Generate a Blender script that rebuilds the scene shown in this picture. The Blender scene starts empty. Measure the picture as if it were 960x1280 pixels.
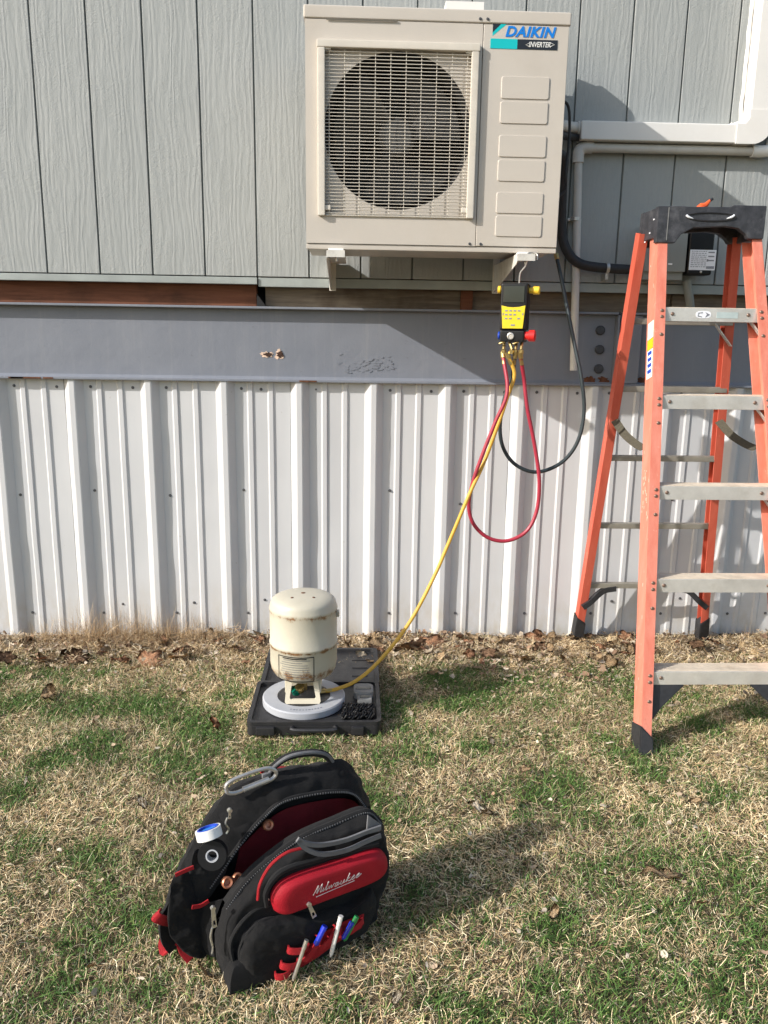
import bpy, bmesh, math, random
import numpy as np
from mathutils import Vector, Matrix, Euler
R = math.radians
SC = bpy.context.scene
COL = SC.collection
random.seed(7); RNG = np.random.default_rng(11)

# ------------------------------------------------------------------ camera
F_PX, PITCH, YAW, ROLL, DIST, EYE = 991.81, .21629, .040054, -.015152, 3.2665, 1.28
def cam_axes():
    cp, sp = math.cos(PITCH), math.sin(PITCH)
    fwd = np.array([0, cp, -sp]); dn = np.array([0, -sp, -cp]); rt = np.array([1., 0, 0])
    c, s = math.cos(ROLL), math.sin(ROLL)
    rt, dn = c*rt+s*dn, -s*rt+c*dn
    c, s = math.cos(YAW), math.sin(YAW)
    Z = np.array([[c, s, 0], [-s, c, 0], [0, 0, 1]])
    return Z@rt, Z@dn, Z@fwd
RT, DN, FW = cam_axes()
EYEP = np.array([0, -DIST, EYE])
cam = bpy.data.cameras.new('camera'); cam_o = bpy.data.objects.new('camera', cam); COL.objects.link(cam_o)
m3 = Matrix([[RT[i], -DN[i], -FW[i]] for i in range(3)])
cam_o.matrix_world = Matrix.Translation(Vector(EYEP)) @ m3.to_4x4()
cam.sensor_fit = 'VERTICAL'; cam.sensor_height = 24; cam.lens = F_PX/1280*24
cam.clip_start = .02; cam.clip_end = 1000
SC.camera = cam_o
# ------------------------------------------------------------------ light
SUN = Vector((2.2, 1.0, -1.33)).normalized()          # direction the sunlight travels
w = bpy.data.worlds.new('World'); SC.world = w; w.use_nodes = True
wn = w.node_tree
sky = wn.nodes.new('ShaderNodeTexSky'); sky.sky_type = 'NISHITA'; sky.sun_disc = False
sky.sun_elevation = math.asin(-SUN.z); sky.sun_rotation = math.atan2(-SUN.x, -SUN.y)
sky.air_density = 1.2; sky.dust_density = 2.0
bg = wn.nodes['Background']; bg.inputs['Strength'].default_value = .15
wn.links.new(sky.outputs[0], bg.inputs[0])
sl = bpy.data.lights.new('sun', 'SUN'); sl.energy = 4.1; sl.angle = R(.53); sl.color = (1, .965, .915)
so = bpy.data.objects.new('sun', sl); COL.objects.link(so); so.location = (-8, -4, 6)
so.rotation_euler = SUN.to_track_quat('-Z', 'Y').to_euler()
SC.view_settings.view_transform = 'Standard'; SC.view_settings.look = 'None'
SC.view_settings.exposure = .44; SC.view_settings.gamma = 1
SC.view_settings.use_curve_mapping = False

# ------------------------------------------------------------------ helpers
def ray(u, v): return RT*((u-480)/F_PX)+DN*((v-640)/F_PX)+FW
def at(u, v, y=0.):
    d = ray(u, v); t = (y+DIST)/d[1]; return Vector(EYEP+d*t)
def gnd(u, v, z=0.):
    d = ray(u, v); t = (z-EYE)/d[2]; return Vector(EYEP+d*t)
ABS = {}
def link(o, parent=None):
    COL.objects.link(o)
    if parent is not None: o.parent = parent
    return o
def tag(o, label=None, cat=None, group=None, kind=None):
    if label: o['label'] = label
    if cat: o['category'] = cat
    if group: o['group'] = group
    if kind: o['kind'] = kind
    return o
def empty(name, loc, label, cat, group=None):
    o = bpy.data.objects.new(name, None); link(o); o.location = loc; o.empty_display_size = .05
    ABS[o] = Vector(loc); return tag(o, label, cat, group)
def build(name, bm, mat, parent=None, smooth=35, base=None):
    """bmesh in world coordinates -> ONE mesh object"""
    off = ABS[parent] if parent is not None else (Vector(base) if base is not None else Vector())
    bmesh.ops.translate(bm, verts=bm.verts, vec=-off)
    bmesh.ops.recalc_face_normals(bm, faces=bm.faces)
    me = bpy.data.meshes.new(name); bm.to_mesh(me); bm.free()
    for x in (mat if isinstance(mat, (list, tuple)) else [mat]): me.materials.append(x)
    if smooth:
        me.shade_smooth(); me.set_sharp_from_angle(angle=R(smooth))
    o = bpy.data.objects.new(name, me); link(o, parent)
    if parent is None: o.location = off
    if smooth and smooth <= 35:
        wm = o.modifiers.new('weighted', 'WEIGHTED_NORMAL'); wm.keep_sharp = True
    ABS[o] = off
    return o
def B(): return bmesh.new()
def box(bm, c, s, rot=None, bev=0., seg=2):
    M = Matrix.Translation(Vector(c))
    if rot is not None: M = M @ (rot.to_matrix().to_4x4() if isinstance(rot, Euler) else rot.to_4x4())
    r = bmesh.ops.create_cube(bm, size=1, matrix=M @ Matrix.Diagonal((*s, 1)))
    if bev > 0:
        es = list({e for v in r['verts'] for e in v.link_edges})
        bmesh.ops.bevel(bm, geom=es, offset=bev, segments=seg, profile=.6, affect='EDGES')
def box2(bm, a, b, bev=0., seg=2):
    a, b = Vector(a), Vector(b)
    box(bm, (a+b)/2, [abs(x) for x in (b-a)], None, bev, seg)
def prism(bm, pts, ax, d, bev=0.):
    """polygon pts (world) extruded by vector d"""
    vs = [bm.verts.new(Vector(p)) for p in pts]
    f = bm.faces.new(vs)
    r = bmesh.ops.extrude_face_region(bm, geom=[f])
    nv = [g for g in r['geom'] if isinstance(g, bmesh.types.BMVert)]
    bmesh.ops.translate(bm, verts=nv, vec=Vector(d))
    if bev:
        es = list({e for v in vs+nv for e in v.link_edges})
        bmesh.ops.bevel(bm, geom=es, offset=bev, segments=2, profile=.6, affect='EDGES')
def catmull(pts, n=8):
    P = [Vector(p) for p in pts]
    P = [P[0]*2-P[1]]+P+[P[-1]*2-P[-2]]
    out = []
    for i in range(1, len(P)-2):
        a, b, c, d = P[i-1:i+3]
        for k in range(n):
            t = k/n
            out.append(.5*((2*b)+(c-a)*t+(2*a-5*b+4*c-d)*t*t+(3*b-a-3*c+d)*t**3))
    out.append(P[-2]); return out
def tube(bm, pts, r, n=10, smooth=0, caps=True, flat=None):
    """sweep; r number or list; flat=(w,h,up) makes a flat strap"""
    P = catmull(pts, smooth) if smooth else [Vector(p) for p in pts]
    m = len(P); rs = r if isinstance(r, (list, tuple)) else [r]*m
    if len(rs) != m: rs = [float(np.interp(i/(m-1), np.linspace(0, 1, len(rs)), rs)) for i in range(m)]
    T = [((P[min(i+1, m-1)]-P[max(i-1, 0)]).normalized()) for i in range(m)]
    N = T[0].orthogonal().normalized() if flat is None else (Vector(flat[2])-T[0]*T[0].dot(Vector(flat[2]))).normalized()
    rings = []
    for i in range(m):
        N = (N-T[i]*N.dot(T[i])).normalized(); Bn = T[i].cross(N)
        ring = []
        if flat is None:
            for k in range(n):
                a = 2*math.pi*k/n
                ring.append(bm.verts.new(P[i]+(N*math.cos(a)+Bn*math.sin(a))*rs[i]))
        else:
            for sx, sy in ((-1, -1), (1, -1), (1, 1), (-1, 1)):
                ring.append(bm.verts.new(P[i]+Bn*sx*flat[0]/2+N*sy*flat[1]/2))
        rings.append(ring)
    q = len(rings[0])
    for i in range(m-1):
        for k in range(q):
            bm.faces.new((rings[i][k], rings[i][(k+1) % q], rings[i+1][(k+1) % q], rings[i+1][k]))
    if caps:
        bm.faces.new(rings[0][::-1]); bm.faces.new(rings[-1])
def cyl(bm, a, b, r, n=16, r2=None): tube(bm, [a, b], [r, r if r2 is None else r2], n)
def frame_of(axis):
    z = Vector(axis).normalized(); x = z.orthogonal().normalized(); y = z.cross(x)
    return Matrix((x, y, z)).transposed()
def lathe(bm, prof, c, axis=(0, 0, 1), n=32, closed=False):
    """prof list of (r,h) about axis through c"""
    M = frame_of(axis); c = Vector(c); rings = []
    for r, h in prof:
        if r < 1e-6: rings.append([bm.verts.new(c+M@Vector((0, 0, h)))])
        else: rings.append([bm.verts.new(c+M@Vector((r*math.cos(2*math.pi*k/n), r*math.sin(2*math.pi*k/n), h))) for k in range(n)])
    pairs = list(zip(rings, rings[1:]))
    if closed: pairs.append((rings[-1], rings[0]))
    for a, b in pairs:
        for k in range(n):
            j = (k+1) % n
            if len(a) == 1 and len(b) == 1: continue
            if len(a) == 1: bm.faces.new((a[0], b[k], b[j]))
            elif len(b) == 1: bm.faces.new((a[k], a[j], b[0]))
            else: bm.faces.new((a[k], a[j], b[j], b[k]))
def holed(bm, outer, inner, d):
    """plate between two loops of equal count, thickness vector d"""
    d = Vector(d); n = len(outer)
    A = [bm.verts.new(Vector(p)) for p in outer]; C = [bm.verts.new(Vector(p)) for p in inner]
    A2 = [bm.verts.new(Vector(p)+d) for p in outer]; C2 = [bm.verts.new(Vector(p)+d) for p in inner]
    for k in range(n):
        j = (k+1) % n
        bm.faces.new((A[k], A[j], C[j], C[k])); bm.faces.new((A2[k], C2[k], C2[j], A2[j]))
        bm.faces.new((A[k], A2[k], A2[j], A[j])); bm.faces.new((C[k], C[j], C2[j], C2[k]))
def pillow(bm, outline, n, depth, bulge=.35, rings=5, back=0.):
    """closed outline (world, roughly planar), swelling along n by depth: flat back, rounded front"""
    P = [Vector(p) for p in outline]; n = Vector(n).normalized(); c = sum(P, Vector())/len(P)
    L = []
    L.append([bm.verts.new(p-n*back) for p in P])
    for i in range(rings+1):
        a = i/rings*math.pi/2
        s = 1-bulge*(1-math.cos(a)); h = depth*math.sin(a)
        L.append([bm.verts.new(c+(p-c)*s+n*h) for p in P])
    for i in (1, 2, 3):
        s0 = 1-bulge
        s = s0*(1-i/4); L.append([bm.verts.new(c+(p-c)*s+n*depth*(1+.02*i)) for p in P])
    q = len(P)
    for a, b in zip(L, L[1:]):
        for k in range(q):
            j = (k+1) % q; bm.faces.new((a[k], a[j], b[j], b[k]))
    bm.faces.new(L[0][::-1]); bm.faces.new(L[-1])
def ruled(bm, A, Bc, n=24, m=4, bulge=None, thick=.003):
    """sheet between two curves, with a little thickness"""
    def samp(c):
        c = catmull(c, 8); L = [0]
        for a, b in zip(c, c[1:]): L.append(L[-1]+(b-a).length)
        out = []
        for i in range(n+1):
            t = L[-1]*i/n; k = max(1, min(len(L)-1, int(np.searchsorted(L, t)))); f = (t-L[k-1])/max(1e-9, L[k]-L[k-1])
            out.append(c[k-1].lerp(c[k], f))
        return out
    A, Bc = samp(A), samp(Bc); G = []
    for i in range(n+1):
        row = []
        for j in range(m+1):
            t = j/m; p = A[i].lerp(Bc[i], t)
            if bulge is not None: p = p+Vector(bulge)*math.sin(math.pi*t)
            row.append(bm.verts.new(p))
        G.append(row)
    fs = [bm.faces.new((G[i][j], G[i+1][j], G[i+1][j+1], G[i][j+1])) for i in range(n) for j in range(m)]
    bmesh.ops.recalc_face_normals(bm, faces=fs)
    if thick: bmesh.ops.solidify(bm, geom=fs, thickness=thick)
def copies(src, locs, parent=None, rots=None):
    out = []
    for i, l in enumerate(locs):
        o = src if i == 0 else src.copy()
        if i: link(o)
        o.parent = parent
        o.location = Vector(l)-(ABS[parent] if parent is not None else Vector())
        if rots is not None: o.rotation_euler = rots[i]
        out.append(o)
    return out
def text_mesh(name, s, size, mat, M, parent, extrude=.0006, shear=0., bold=0., space=1., fit=None):
    cu = bpy.data.curves.new(name, 'FONT'); cu.body = s; cu.size = size; cu.extrude = extrude
    cu.shear = shear; cu.offset = bold; cu.space_character = space; cu.align_x = 'LEFT'
    cu.resolution_u = 4
    t = bpy.data.objects.new(name, cu); COL.objects.link(t)
    dg = bpy.context.evaluated_depsgraph_get(); dg.update()
    me = bpy.data.meshes.new_from_object(t.evaluated_get(dg)); bpy.data.objects.remove(t); bpy.data.curves.remove(cu)
    me.name = name
    xs = [v.co.x for v in me.vertices]; ys = [v.co.y for v in me.vertices]
    x0, x1, y0, y1 = min(xs), max(xs), min(ys), max(ys)
    S = Matrix.Identity(4)
    if fit: S = Matrix.Diagonal((fit[0]/(x1-x0), fit[1]/(y1-y0), 1, 1))
    me.transform(Matrix.Translation(-(ABS[parent])) @ M @ S @ Matrix.Translation((-x0, -y0, 0)))
    me.materials.clear(); me.materials.append(mat)
    o = bpy.data.objects.new(name, me); link(o, parent); ABS[o] = ABS[parent]
    return o
WALLROT = Matrix(((1, 0, 0), (0, 0, -1), (0, 1, 0))).to_4x4()     # text plane -> faces -y
def wallM(p): return Matrix.Translation(Vector(p)) @ WALLROT

# ------------------------------------------------------------------ materials
class NT:
    def __init__(s, name):
        s.m = bpy.data.materials.new(name); s.m.use_nodes = True; s.t = s.m.node_tree
        s.b = s.t.nodes['Principled BSDF']
    def n(s, typ, **kw):
        x = s.t.nodes.new(typ)
        for k, v in kw.items():
            if k in x.inputs: x.inputs[k].default_value = v
            else: setattr(x, k, v)
        return x
    def l(s, a, b): s.t.links.new(a, b)
    def coord(s, scale=(1, 1, 1), rand=0.):
        tc = s.n('ShaderNodeTexCoord'); mp = s.n('ShaderNodeMapping'); mp.inputs['Scale'].default_value = scale
        s.l(tc.outputs['Object'], mp.inputs['Vector'])
        if rand:
            oi = s.n('ShaderNodeObjectInfo'); cm = s.n('ShaderNodeVectorMath', operation='SCALE')
            cm.inputs[0].default_value = (3.1, 0, 7.7); s.l(oi.outputs['Random'], cm.inputs['Scale'])
            s.l(cm.outputs[0], mp.inputs['Location'])
        return mp.outputs[0]
    def noise(s, vec, scale, detail=4, rough=.55, dist=0.):
        x = s.n('ShaderNodeTexNoise'); x.inputs['Scale'].default_value = scale; x.inputs['Detail'].default_value = detail
        x.inputs['Roughness'].default_value = rough; x.inputs['Distortion'].default_value = dist
        s.l(vec, x.inputs['Vector']); return x.outputs['Fac']
    def ramp(s, fac, stops):
        x = s.n('ShaderNodeValToRGB'); e = x.color_ramp.elements
        while len(e) < len(stops): e.new(.5)
        for i, (p, c) in enumerate(stops):
            e[i].position = p; e[i].color = (*c, 1) if len(c) == 3 else c
        s.l(fac, x.inputs[0]); return x.outputs[0]
    def math(s, op, a, b=None, clamp=False):
        x = s.n('ShaderNodeMath', operation=op); x.use_clamp = clamp
        for i, v in enumerate((a, b)):
            if v is None: continue
            if isinstance(v, (int, float)): x.inputs[i].default_value = v
            else: s.l(v, x.inputs[i])
        return x.outputs[0]
    def mix(s, fac, a, b):
        x = s.n('ShaderNodeMix', data_type='RGBA')
        for i, v in ((0, fac), (6, a), (7, b)):
            if isinstance(v, (int, float)): x.inputs[i].default_value = v
            elif isinstance(v, tuple): x.inputs[i].default_value = (*v, 1) if len(v) == 3 else v
            else: s.l(v, x.inputs[i])
        return x.outputs[2]
    def bump(s, h, dist, strength=1.):
        x = s.n('ShaderNodeBump'); x.inputs['Distance'].default_value = dist; x.inputs['Strength'].default_value = strength
        s.l(h, x.inputs['Height']); s.l(x.outputs[0], s.b.inputs['Normal']); return x
    def col(s, c):
        if isinstance(c, tuple): s.b.inputs['Base Color'].default_value = (*c, 1)
        else: s.l(c, s.b.inputs['Base Color'])
    def set(s, **kw):
        for k, v in kw.items(): s.b.inputs[k.replace('_', ' ')].default_value = v
        return s.m
def plain(name, c, rough=.5, metal=0., var=.12, scale=20., bump=0., bscale=200., spec=.5, dirt=None, dirt_amt=.3):
    t = NT(name); v = t.coord()
    lo = tuple(x*(1-var) for x in c); hi = tuple(min(1, x*(1+var)) for x in c)
    col = t.ramp(t.noise(v, scale, 5, .6), [(.3, lo), (.7, hi)])
    if dirt:
        f = t.ramp(t.noise(v, scale*.45, 8, .7), [(.52, (0, 0, 0)), (.72, (dirt_amt,)*3)])
        col = t.mix(f, col, dirt)
    t.col(col)
    r = t.n('ShaderNodeMapRange'); r.inputs['To Min'].default_value = max(0, rough-.1); r.inputs['To Max'].default_value = min(1, rough+.1)
    t.l(t.noise(v, scale*3, 4), r.inputs['Value']); t.l(r.outputs[0], t.b.inputs['Roughness'])
    if bump: t.bump(t.noise(v, bscale, 4), bump)
    return t.set(Metallic=metal, Specular_IOR_Level=spec)

def m_siding():
    t = NT('painted_siding'); v = t.coord((1, 1, 1), 1)
    vs = t.coord((1, 1, .16), 1)
    wv = t.n('ShaderNodeTexWave', wave_type='BANDS', bands_direction='X', wave_profile='SIN')
    wv.inputs['Scale'].default_value = 13; wv.inputs['Distortion'].default_value = 16; wv.inputs['Detail'].default_value = 3
    wv.inputs['Detail Scale'].default_value = 1.1; t.l(vs, wv.inputs['Vector'])
    fine = t.noise(t.coord((1, 1, .14), 1), 150, 6, .65, .8)
    rip = t.noise(t.coord((.5, 1, 1.0), 1), 120, 4, .55, 1.6)
    msk = t.ramp(t.noise(t.coord((1, 1, .5), 1), 9, 2), [(.36, (.12, .12, .12)), (.58, (1, 1, 1))])
    h = t.math('ADD', t.math('MULTIPLY', wv.outputs['Fac'], .38), t.math('MULTIPLY', fine, .75))
    h = t.math('ADD', h, t.math('MULTIPLY', t.math('MULTIPLY', rip, msk), 1.25))
    t.bump(h, .0017, .8)
    c = t.ramp(t.noise(v, 2.2, 5, .6), [(.3, (.305, .322, .318)), (.7, (.34, .354, .348))])
    c = t.mix(t.ramp(fine, [(.3, (.35, .35, .35)), (.55, (0, 0, 0))]), c, (.27, .29, .28))
    t.col(c); return t.set(Roughness=.62, Specular_IOR_Level=.35)
M = {}
M['siding'] = m_siding()
M['groove'] = plain('siding_groove', (.19, .21, .20), .8)
M['trim'] = plain('grey_trim', (.30, .33, .32), .6, var=.15, scale=8)
def m_wood(name, a, b, knots=(.05, .03, .02)):
    t = NT(name); v = t.coord((.12, 1, 1.6), 1)
    n1 = t.noise(v, 40, 6, .65, .8)
    c = t.ramp(n1, [(.25, a), (.7, b)])
    c = t.mix(t.ramp(t.noise(t.coord((1, 1, 1), 1), 5, 4), [(.55, (0, 0, 0)), (.75, (.7, .7, .7))]), c, knots)
    t.col(c); t.bump(n1, .002, .7); return t.set(Roughness=.85, Specular_IOR_Level=.2)
M['wood_red'] = m_wood('reddish_lumber', (.10, .04, .025), (.20, .085, .05))
M['wood_grey'] = m_wood('weathered_lumber', (.10, .08, .065), (.23, .19, .145))
def m_beam():
    t = NT('grey_beam_paint'); v = t.coord()
    n = t.noise(v, 3, 6, .6)
    c = t.ramp(n, [(.3, (.165, .180, .215)), (.7, (.20, .214, .248))])
    spots = t.ramp(t.noise(t.coord((1, 1, 1.3)), 26, 5, .7), [(.66, (0, 0, 0)), (.74, (.6, .6, .6))])
    c = t.mix(spots, c, (.12, .125, .14))
    streak = t.ramp(t.noise(t.coord((9, 1, .5)), 3.4, 6, .75), [(.52, (0, 0, 0)), (.76, (.5, .5, .5))])
    c = t.mix(streak, c, (.25, .255, .27))
    rs = t.ramp(t.noise(t.coord((1, 1, 1.6)), 34, 6, .75), [(.735, (0, 0, 0)), (.765, (.9, .9, .9))])
    c = t.mix(rs, c, (.17, .085, .05))
    dents = t.math('ADD', t.noise(v, 60, 5), t.math('MULTIPLY', t.noise(v, 7, 3), 4.0))
    t.col(c); t.bump(dents, .0012, .5); return t.set(Roughness=.5)
M['beam'] = m_beam()
M['rust'] = plain('rust', (.12, .045, .02), .9, var=.5, scale=60, bump=.002, bscale=120, dirt=(.05, .025, .015), dirt_amt=.8)
M['rust_dark'] = plain('dark_rust', (.045, .02, .012), .9, var=.5, scale=90)
M['raw_edge'] = plain('peeled_primer', (.70, .52, .40), .8, var=.2, scale=60)
M['bolt'] = plain('dark_bolt', (.045, .048, .055), .6, var=.3, scale=60)
def m_panel():
    t = NT('white_metal'); v = t.coord((1, 1, 1), 0)
    c = t.ramp(t.noise(t.coord((3, 1, .5), 1), 2.2, 5, .6), [(.3, (.515, .52, .53)), (.7, (.57, .573, .58))])
    sp = t.n('ShaderNodeSeparateXYZ'); t.l(v, sp.inputs[0])
    zf = t.n('ShaderNodeMapRange'); zf.inputs['From Min'].default_value = .26; zf.inputs['From Max'].default_value = .02
    t.l(sp.outputs['Z'], zf.inputs['Value'])
    d = t.math('MULTIPLY', t.ramp(t.noise(t.coord((1.6, 1, .8), 1), 9, 7, .7), [(.42, (0, 0, 0)), (.68, (1, 1, 1))]), zf.outputs[0], True)
    c = t.mix(t.math('MULTIPLY', d, .6), c, (.40, .34, .23))
    sc = t.ramp(t.noise(t.coord((1, 1, 1), 1), 55, 3, .5), [(.735, (0, 0, 0)), (.76, (.5, .5, .5))])
    c = t.mix(sc, c, (.38, .36, .33))
    t.col(c); t.bump(t.noise(t.coord((1, 1, .2), 1), 8, 3), .002, .35)
    return t.set(Roughness=.42, Specular_IOR_Level=.45)
M['panel'] = m_panel()
M['screw'] = plain('screw_head', (.11, .11, .115), .5, .4)
M['ac'] = plain('cream_cabinet', (.515, .470, .412), .42, var=.05, scale=4, bump=.0003, bscale=300, dirt=(.40, .34, .27), dirt_amt=.35)
M['acgrille'] = plain('cream_grille', (.60, .555, .48), .45, var=.06, scale=15, dirt=(.30, .25, .18), dirt_amt=.3)
M['dark'] = plain('dark_cavity', (.008, .008, .009), .8)  # near-black; puts the shade of hollows into the colour
M['fan'] = plain('grey_fan', (.055, .053, .05), .5, var=.2)
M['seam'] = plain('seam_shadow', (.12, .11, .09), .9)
M['teal'] = plain('teal_print', (.0, .46, .48), .4, var=.03)
M['blue'] = plain('blue_print', (.0, .18, .62), .4, var=.03)
M['blackprint'] = plain('black_print', (.012, .014, .02), .4)
M['white'] = plain('white_plastic', (.74, .735, .71), .45, var=.05, scale=9, dirt=(.5, .47, .4), dirt_amt=.3)
M['duct'] = plain('white_duct', (.72, .70, .665), .4, var=.04, scale=5, dirt=(.55, .5, .42), dirt_amt=.25)
M['pvc'] = plain('grey_white_pvc', (.55, .535, .50), .45, var=.08, scale=9, dirt=(.34, .32, .27), dirt_amt=.45)
M['galv'] = plain('zinc_steel', (.52, .50, .47), .4, .7, var=.15, scale=30)
M['steelpaint'] = plain('white_bracket_steel', (.60, .58, .53), .5, var=.08, scale=30, dirt=(.2, .13, .08), dirt_amt=.5)
M['rubber'] = plain('black_rubber', (.022, .022, .024), .62, var=.3, scale=50)
M['blackplastic'] = plain('black_plastic', (.024, .024, .027), .42, var=.3, scale=40, bump=.0004, bscale=500)
M['gloss'] = plain('glossy_black', (.006, .006, .007), .45, var=.2, spec=.3)
M['boxgrey'] = plain('grey_enclosure', (.235, .25, .235), .5, var=.06, scale=8)
M['label'] = plain('label_paper', (.80, .82, .86), .5, var=.03)
M['ink'] = plain('grey_ink', (.20, .21, .24), .6)
def m_fibre(name, c, c2, edge):
    t = NT(name); v = t.coord()
    col = t.ramp(t.noise(t.coord((4, 4, .5)), 9, 6, .65), [(.3, c), (.72, c2)])
    sc = t.ramp(t.noise(t.coord((1, 1, .55)), 42, 6, .75), [(.62, (0, 0, 0)), (.72, (.8, .8, .8))])
    col = t.mix(sc, col, edge)
    dk = t.ramp(t.noise(t.coord((1, 1, .7)), 23, 6, .75), [(.66, (0, 0, 0)), (.78, (.55, .55, .55))])
    col = t.mix(dk, col, (.22, .055, .03))
    t.col(col); t.bump(t.noise(v, 120, 4), .0006, .6); return t.set(Roughness=.5, Specular_IOR_Level=.4)
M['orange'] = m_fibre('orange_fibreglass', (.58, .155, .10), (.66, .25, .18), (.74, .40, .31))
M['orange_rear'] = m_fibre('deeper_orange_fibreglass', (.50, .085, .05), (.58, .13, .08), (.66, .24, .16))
M['alu'] = plain('aluminium_step', (.66, .645, .61), .40, .45, var=.12, scale=14, bump=.0004, bscale=200, dirt=(.42, .38, .31), dirt_amt=.5)
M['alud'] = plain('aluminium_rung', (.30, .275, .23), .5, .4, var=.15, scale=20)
M['tread'] = plain('worn_tread', (.66, .57, .45), .6, .2, var=.15, scale=20, dirt=(.32, .24, .15), dirt_amt=.6)
M['cap'] = plain('black_cap_plastic', (.035, .036, .042), .5, var=.35, scale=35, bump=.0008, bscale=160, dirt=(.16, .16, .17), dirt_amt=.5)
M['olive'] = plain('olive_webbing', (.075, .066, .045), .9, var=.25, scale=120, bump=.001, bscale=400)
M['rivet'] = plain('rivet_steel', (.19, .13, .10), .5, .5, var=.3, scale=90)
M['yellow'] = plain('yellow_plastic', (.66, .50, .015), .4, var=.05)
M['yellowknob'] = plain('yellow_knob', (.80, .52, .04), .4, var=.05)
M['red'] = plain('red_plastic', (.62, .02, .018), .4, var=.05)
M['bluep'] = plain('blue_plastic', (.015, .06, .42), .4)
M['brass'] = plain('brass', (.48, .36, .15), .32, .85, var=.15, scale=60)
M['lcd'] = plain('lcd_screen', (.022, .028, .025), .2, var=.1)
M['hose_red'] = plain('red_hose', (.34, .022, .045), .45, var=.1)
M['hose_yellow'] = plain('yellow_hose', (.62, .36, .045), .45, var=.1)
M['hose_black'] = plain('dark_hose', (.018, .028, .032), .45)
def m_tank():
    t = NT('rusty_cream_tank'); v = t.coord()
    c = t.ramp(t.noise(v, 7, 5), [(.3, (.45, .42, .335)), (.7, (.52, .485, .395))])
    sp = t.n('ShaderNodeSeparateXYZ'); t.l(v, sp.inputs[0]); z = sp.outputs['Z']
    zs_, zm_ = at(375, 773, -.81).z-.069, at(375, 816, -.81).z-.069      # above the tank's own base
    def band(z0, w):
        a = t.math('ABSOLUTE', t.math('SUBTRACT', z, z0)); r = t.n('ShaderNodeMapRange')
        r.inputs['From Min'].default_value = w; r.inputs['From Max'].default_value = 0
        t.l(a, r.inputs['Value']); return r.outputs[0]
    m = t.math('MAXIMUM', t.math('MULTIPLY', band(zm_-.085, .05), .82), t.math('MULTIPLY', band(zs_, .022), .68))
    m = t.math('MAXIMUM', m, t.math('MULTIPLY', band(zm_, .014), .85))
    n = t.noise(t.coord((1, 1, .8)), 27, 10, .78)
    f = t.math('MULTIPLY', t.math('SUBTRACT', t.math('ADD', t.math('MULTIPLY', m, .36), n), .70), 9.0, True)
    c = t.mix(f, c, t.ramp(t.noise(v, 60, 5), [(.35, (.10, .035, .012)), (.7, (.27, .12, .045))]))
    tint = t.math('MULTIPLY', t.math('SUBTRACT', t.math('ADD', t.math('MULTIPLY', m, .42), n), .60), 2.2, True)
    c = t.mix(t.math('MULTIPLY', tint, .38), c, (.36, .24, .11))
    t.col(c); t.bump(t.noise(v, 90, 4), .0006); return t.set(Roughness=.42)
M['tank'] = m_tank()
M['tankw'] = plain('cream_collar', (.62, .57, .45), .45, var=.06)
M['green'] = plain('green_valve', (.0, .16, .10), .4)
M['case'] = plain('dark_case', (.018, .018, .020), .5, var=.25, scale=30, bump=.0005, bscale=400, dirt=(.08, .075, .068), dirt_amt=.4)
M['platform'] = plain('grey_platform', (.36, .375, .405), .5, var=.06, scale=12, dirt=(.3, .29, .27), dirt_amt=.4)
M['handset'] = plain('grey_handset', (.20, .20, .195), .5)
def m_cloth(name, c, rough=.85, var=.25):
    t = NT(name); v = t.coord()
    col = t.ramp(t.noise(v, 14, 6, .65), [(.3, tuple(x*(1-var) for x in c)), (.72, tuple(x*(1+var) for x in c))])
    dust = t.ramp(t.noise(v, 30, 8, .75), [(.6, (0, 0, 0)), (.8, (.14, .14, .14))])
    col = t.mix(dust, col, (.08, .075, .066)); t.col(col)
    h = t.math('ADD', t.noise(v, 900, 2), t.math('MULTIPLY', t.noise(v, 26, 4), 2.5))
    t.bump(h, .0022, .7)
    t.b.inputs['Sheen Weight'].default_value = .04
    return t.set(Roughness=rough, Specular_IOR_Level=.25)
M['cloth'] = m_cloth('black_nylon', (.0075, .0073, .0078))
M['cloth2'] = m_cloth('charcoal_nylon', (.014, .0137, .014))
M['redcloth'] = m_cloth('red_nylon', (.34, .008, .014), .6, .1)
M['redpad'] = plain('red_moulded_pad', (.33, .006, .016), .68, var=.12, scale=14, bump=.0011, bscale=420, spec=.3)
M['lining'] = m_cloth('red_lining', (.16, .009, .015))
M['greytrim'] = m_cloth('grey_reflective_trim', (.16, .16, .165), .6)
M['print'] = plain('pale_print', (.58, .50, .48), .6)
M['zip'] = plain('zip_metal', (.62, .61, .57), .3, .8, var=.1)
M['copper'] = plain('copper', (.52, .21, .12), .4, .6, var=.2, scale=60)
M['penw'] = plain('pen_white', (.66, .64, .60), .35)
M['peng'] = plain('pen_green', (.02, .22, .06), .35)
M['penb'] = plain('pen_blue', (.01, .03, .45), .35)

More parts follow.
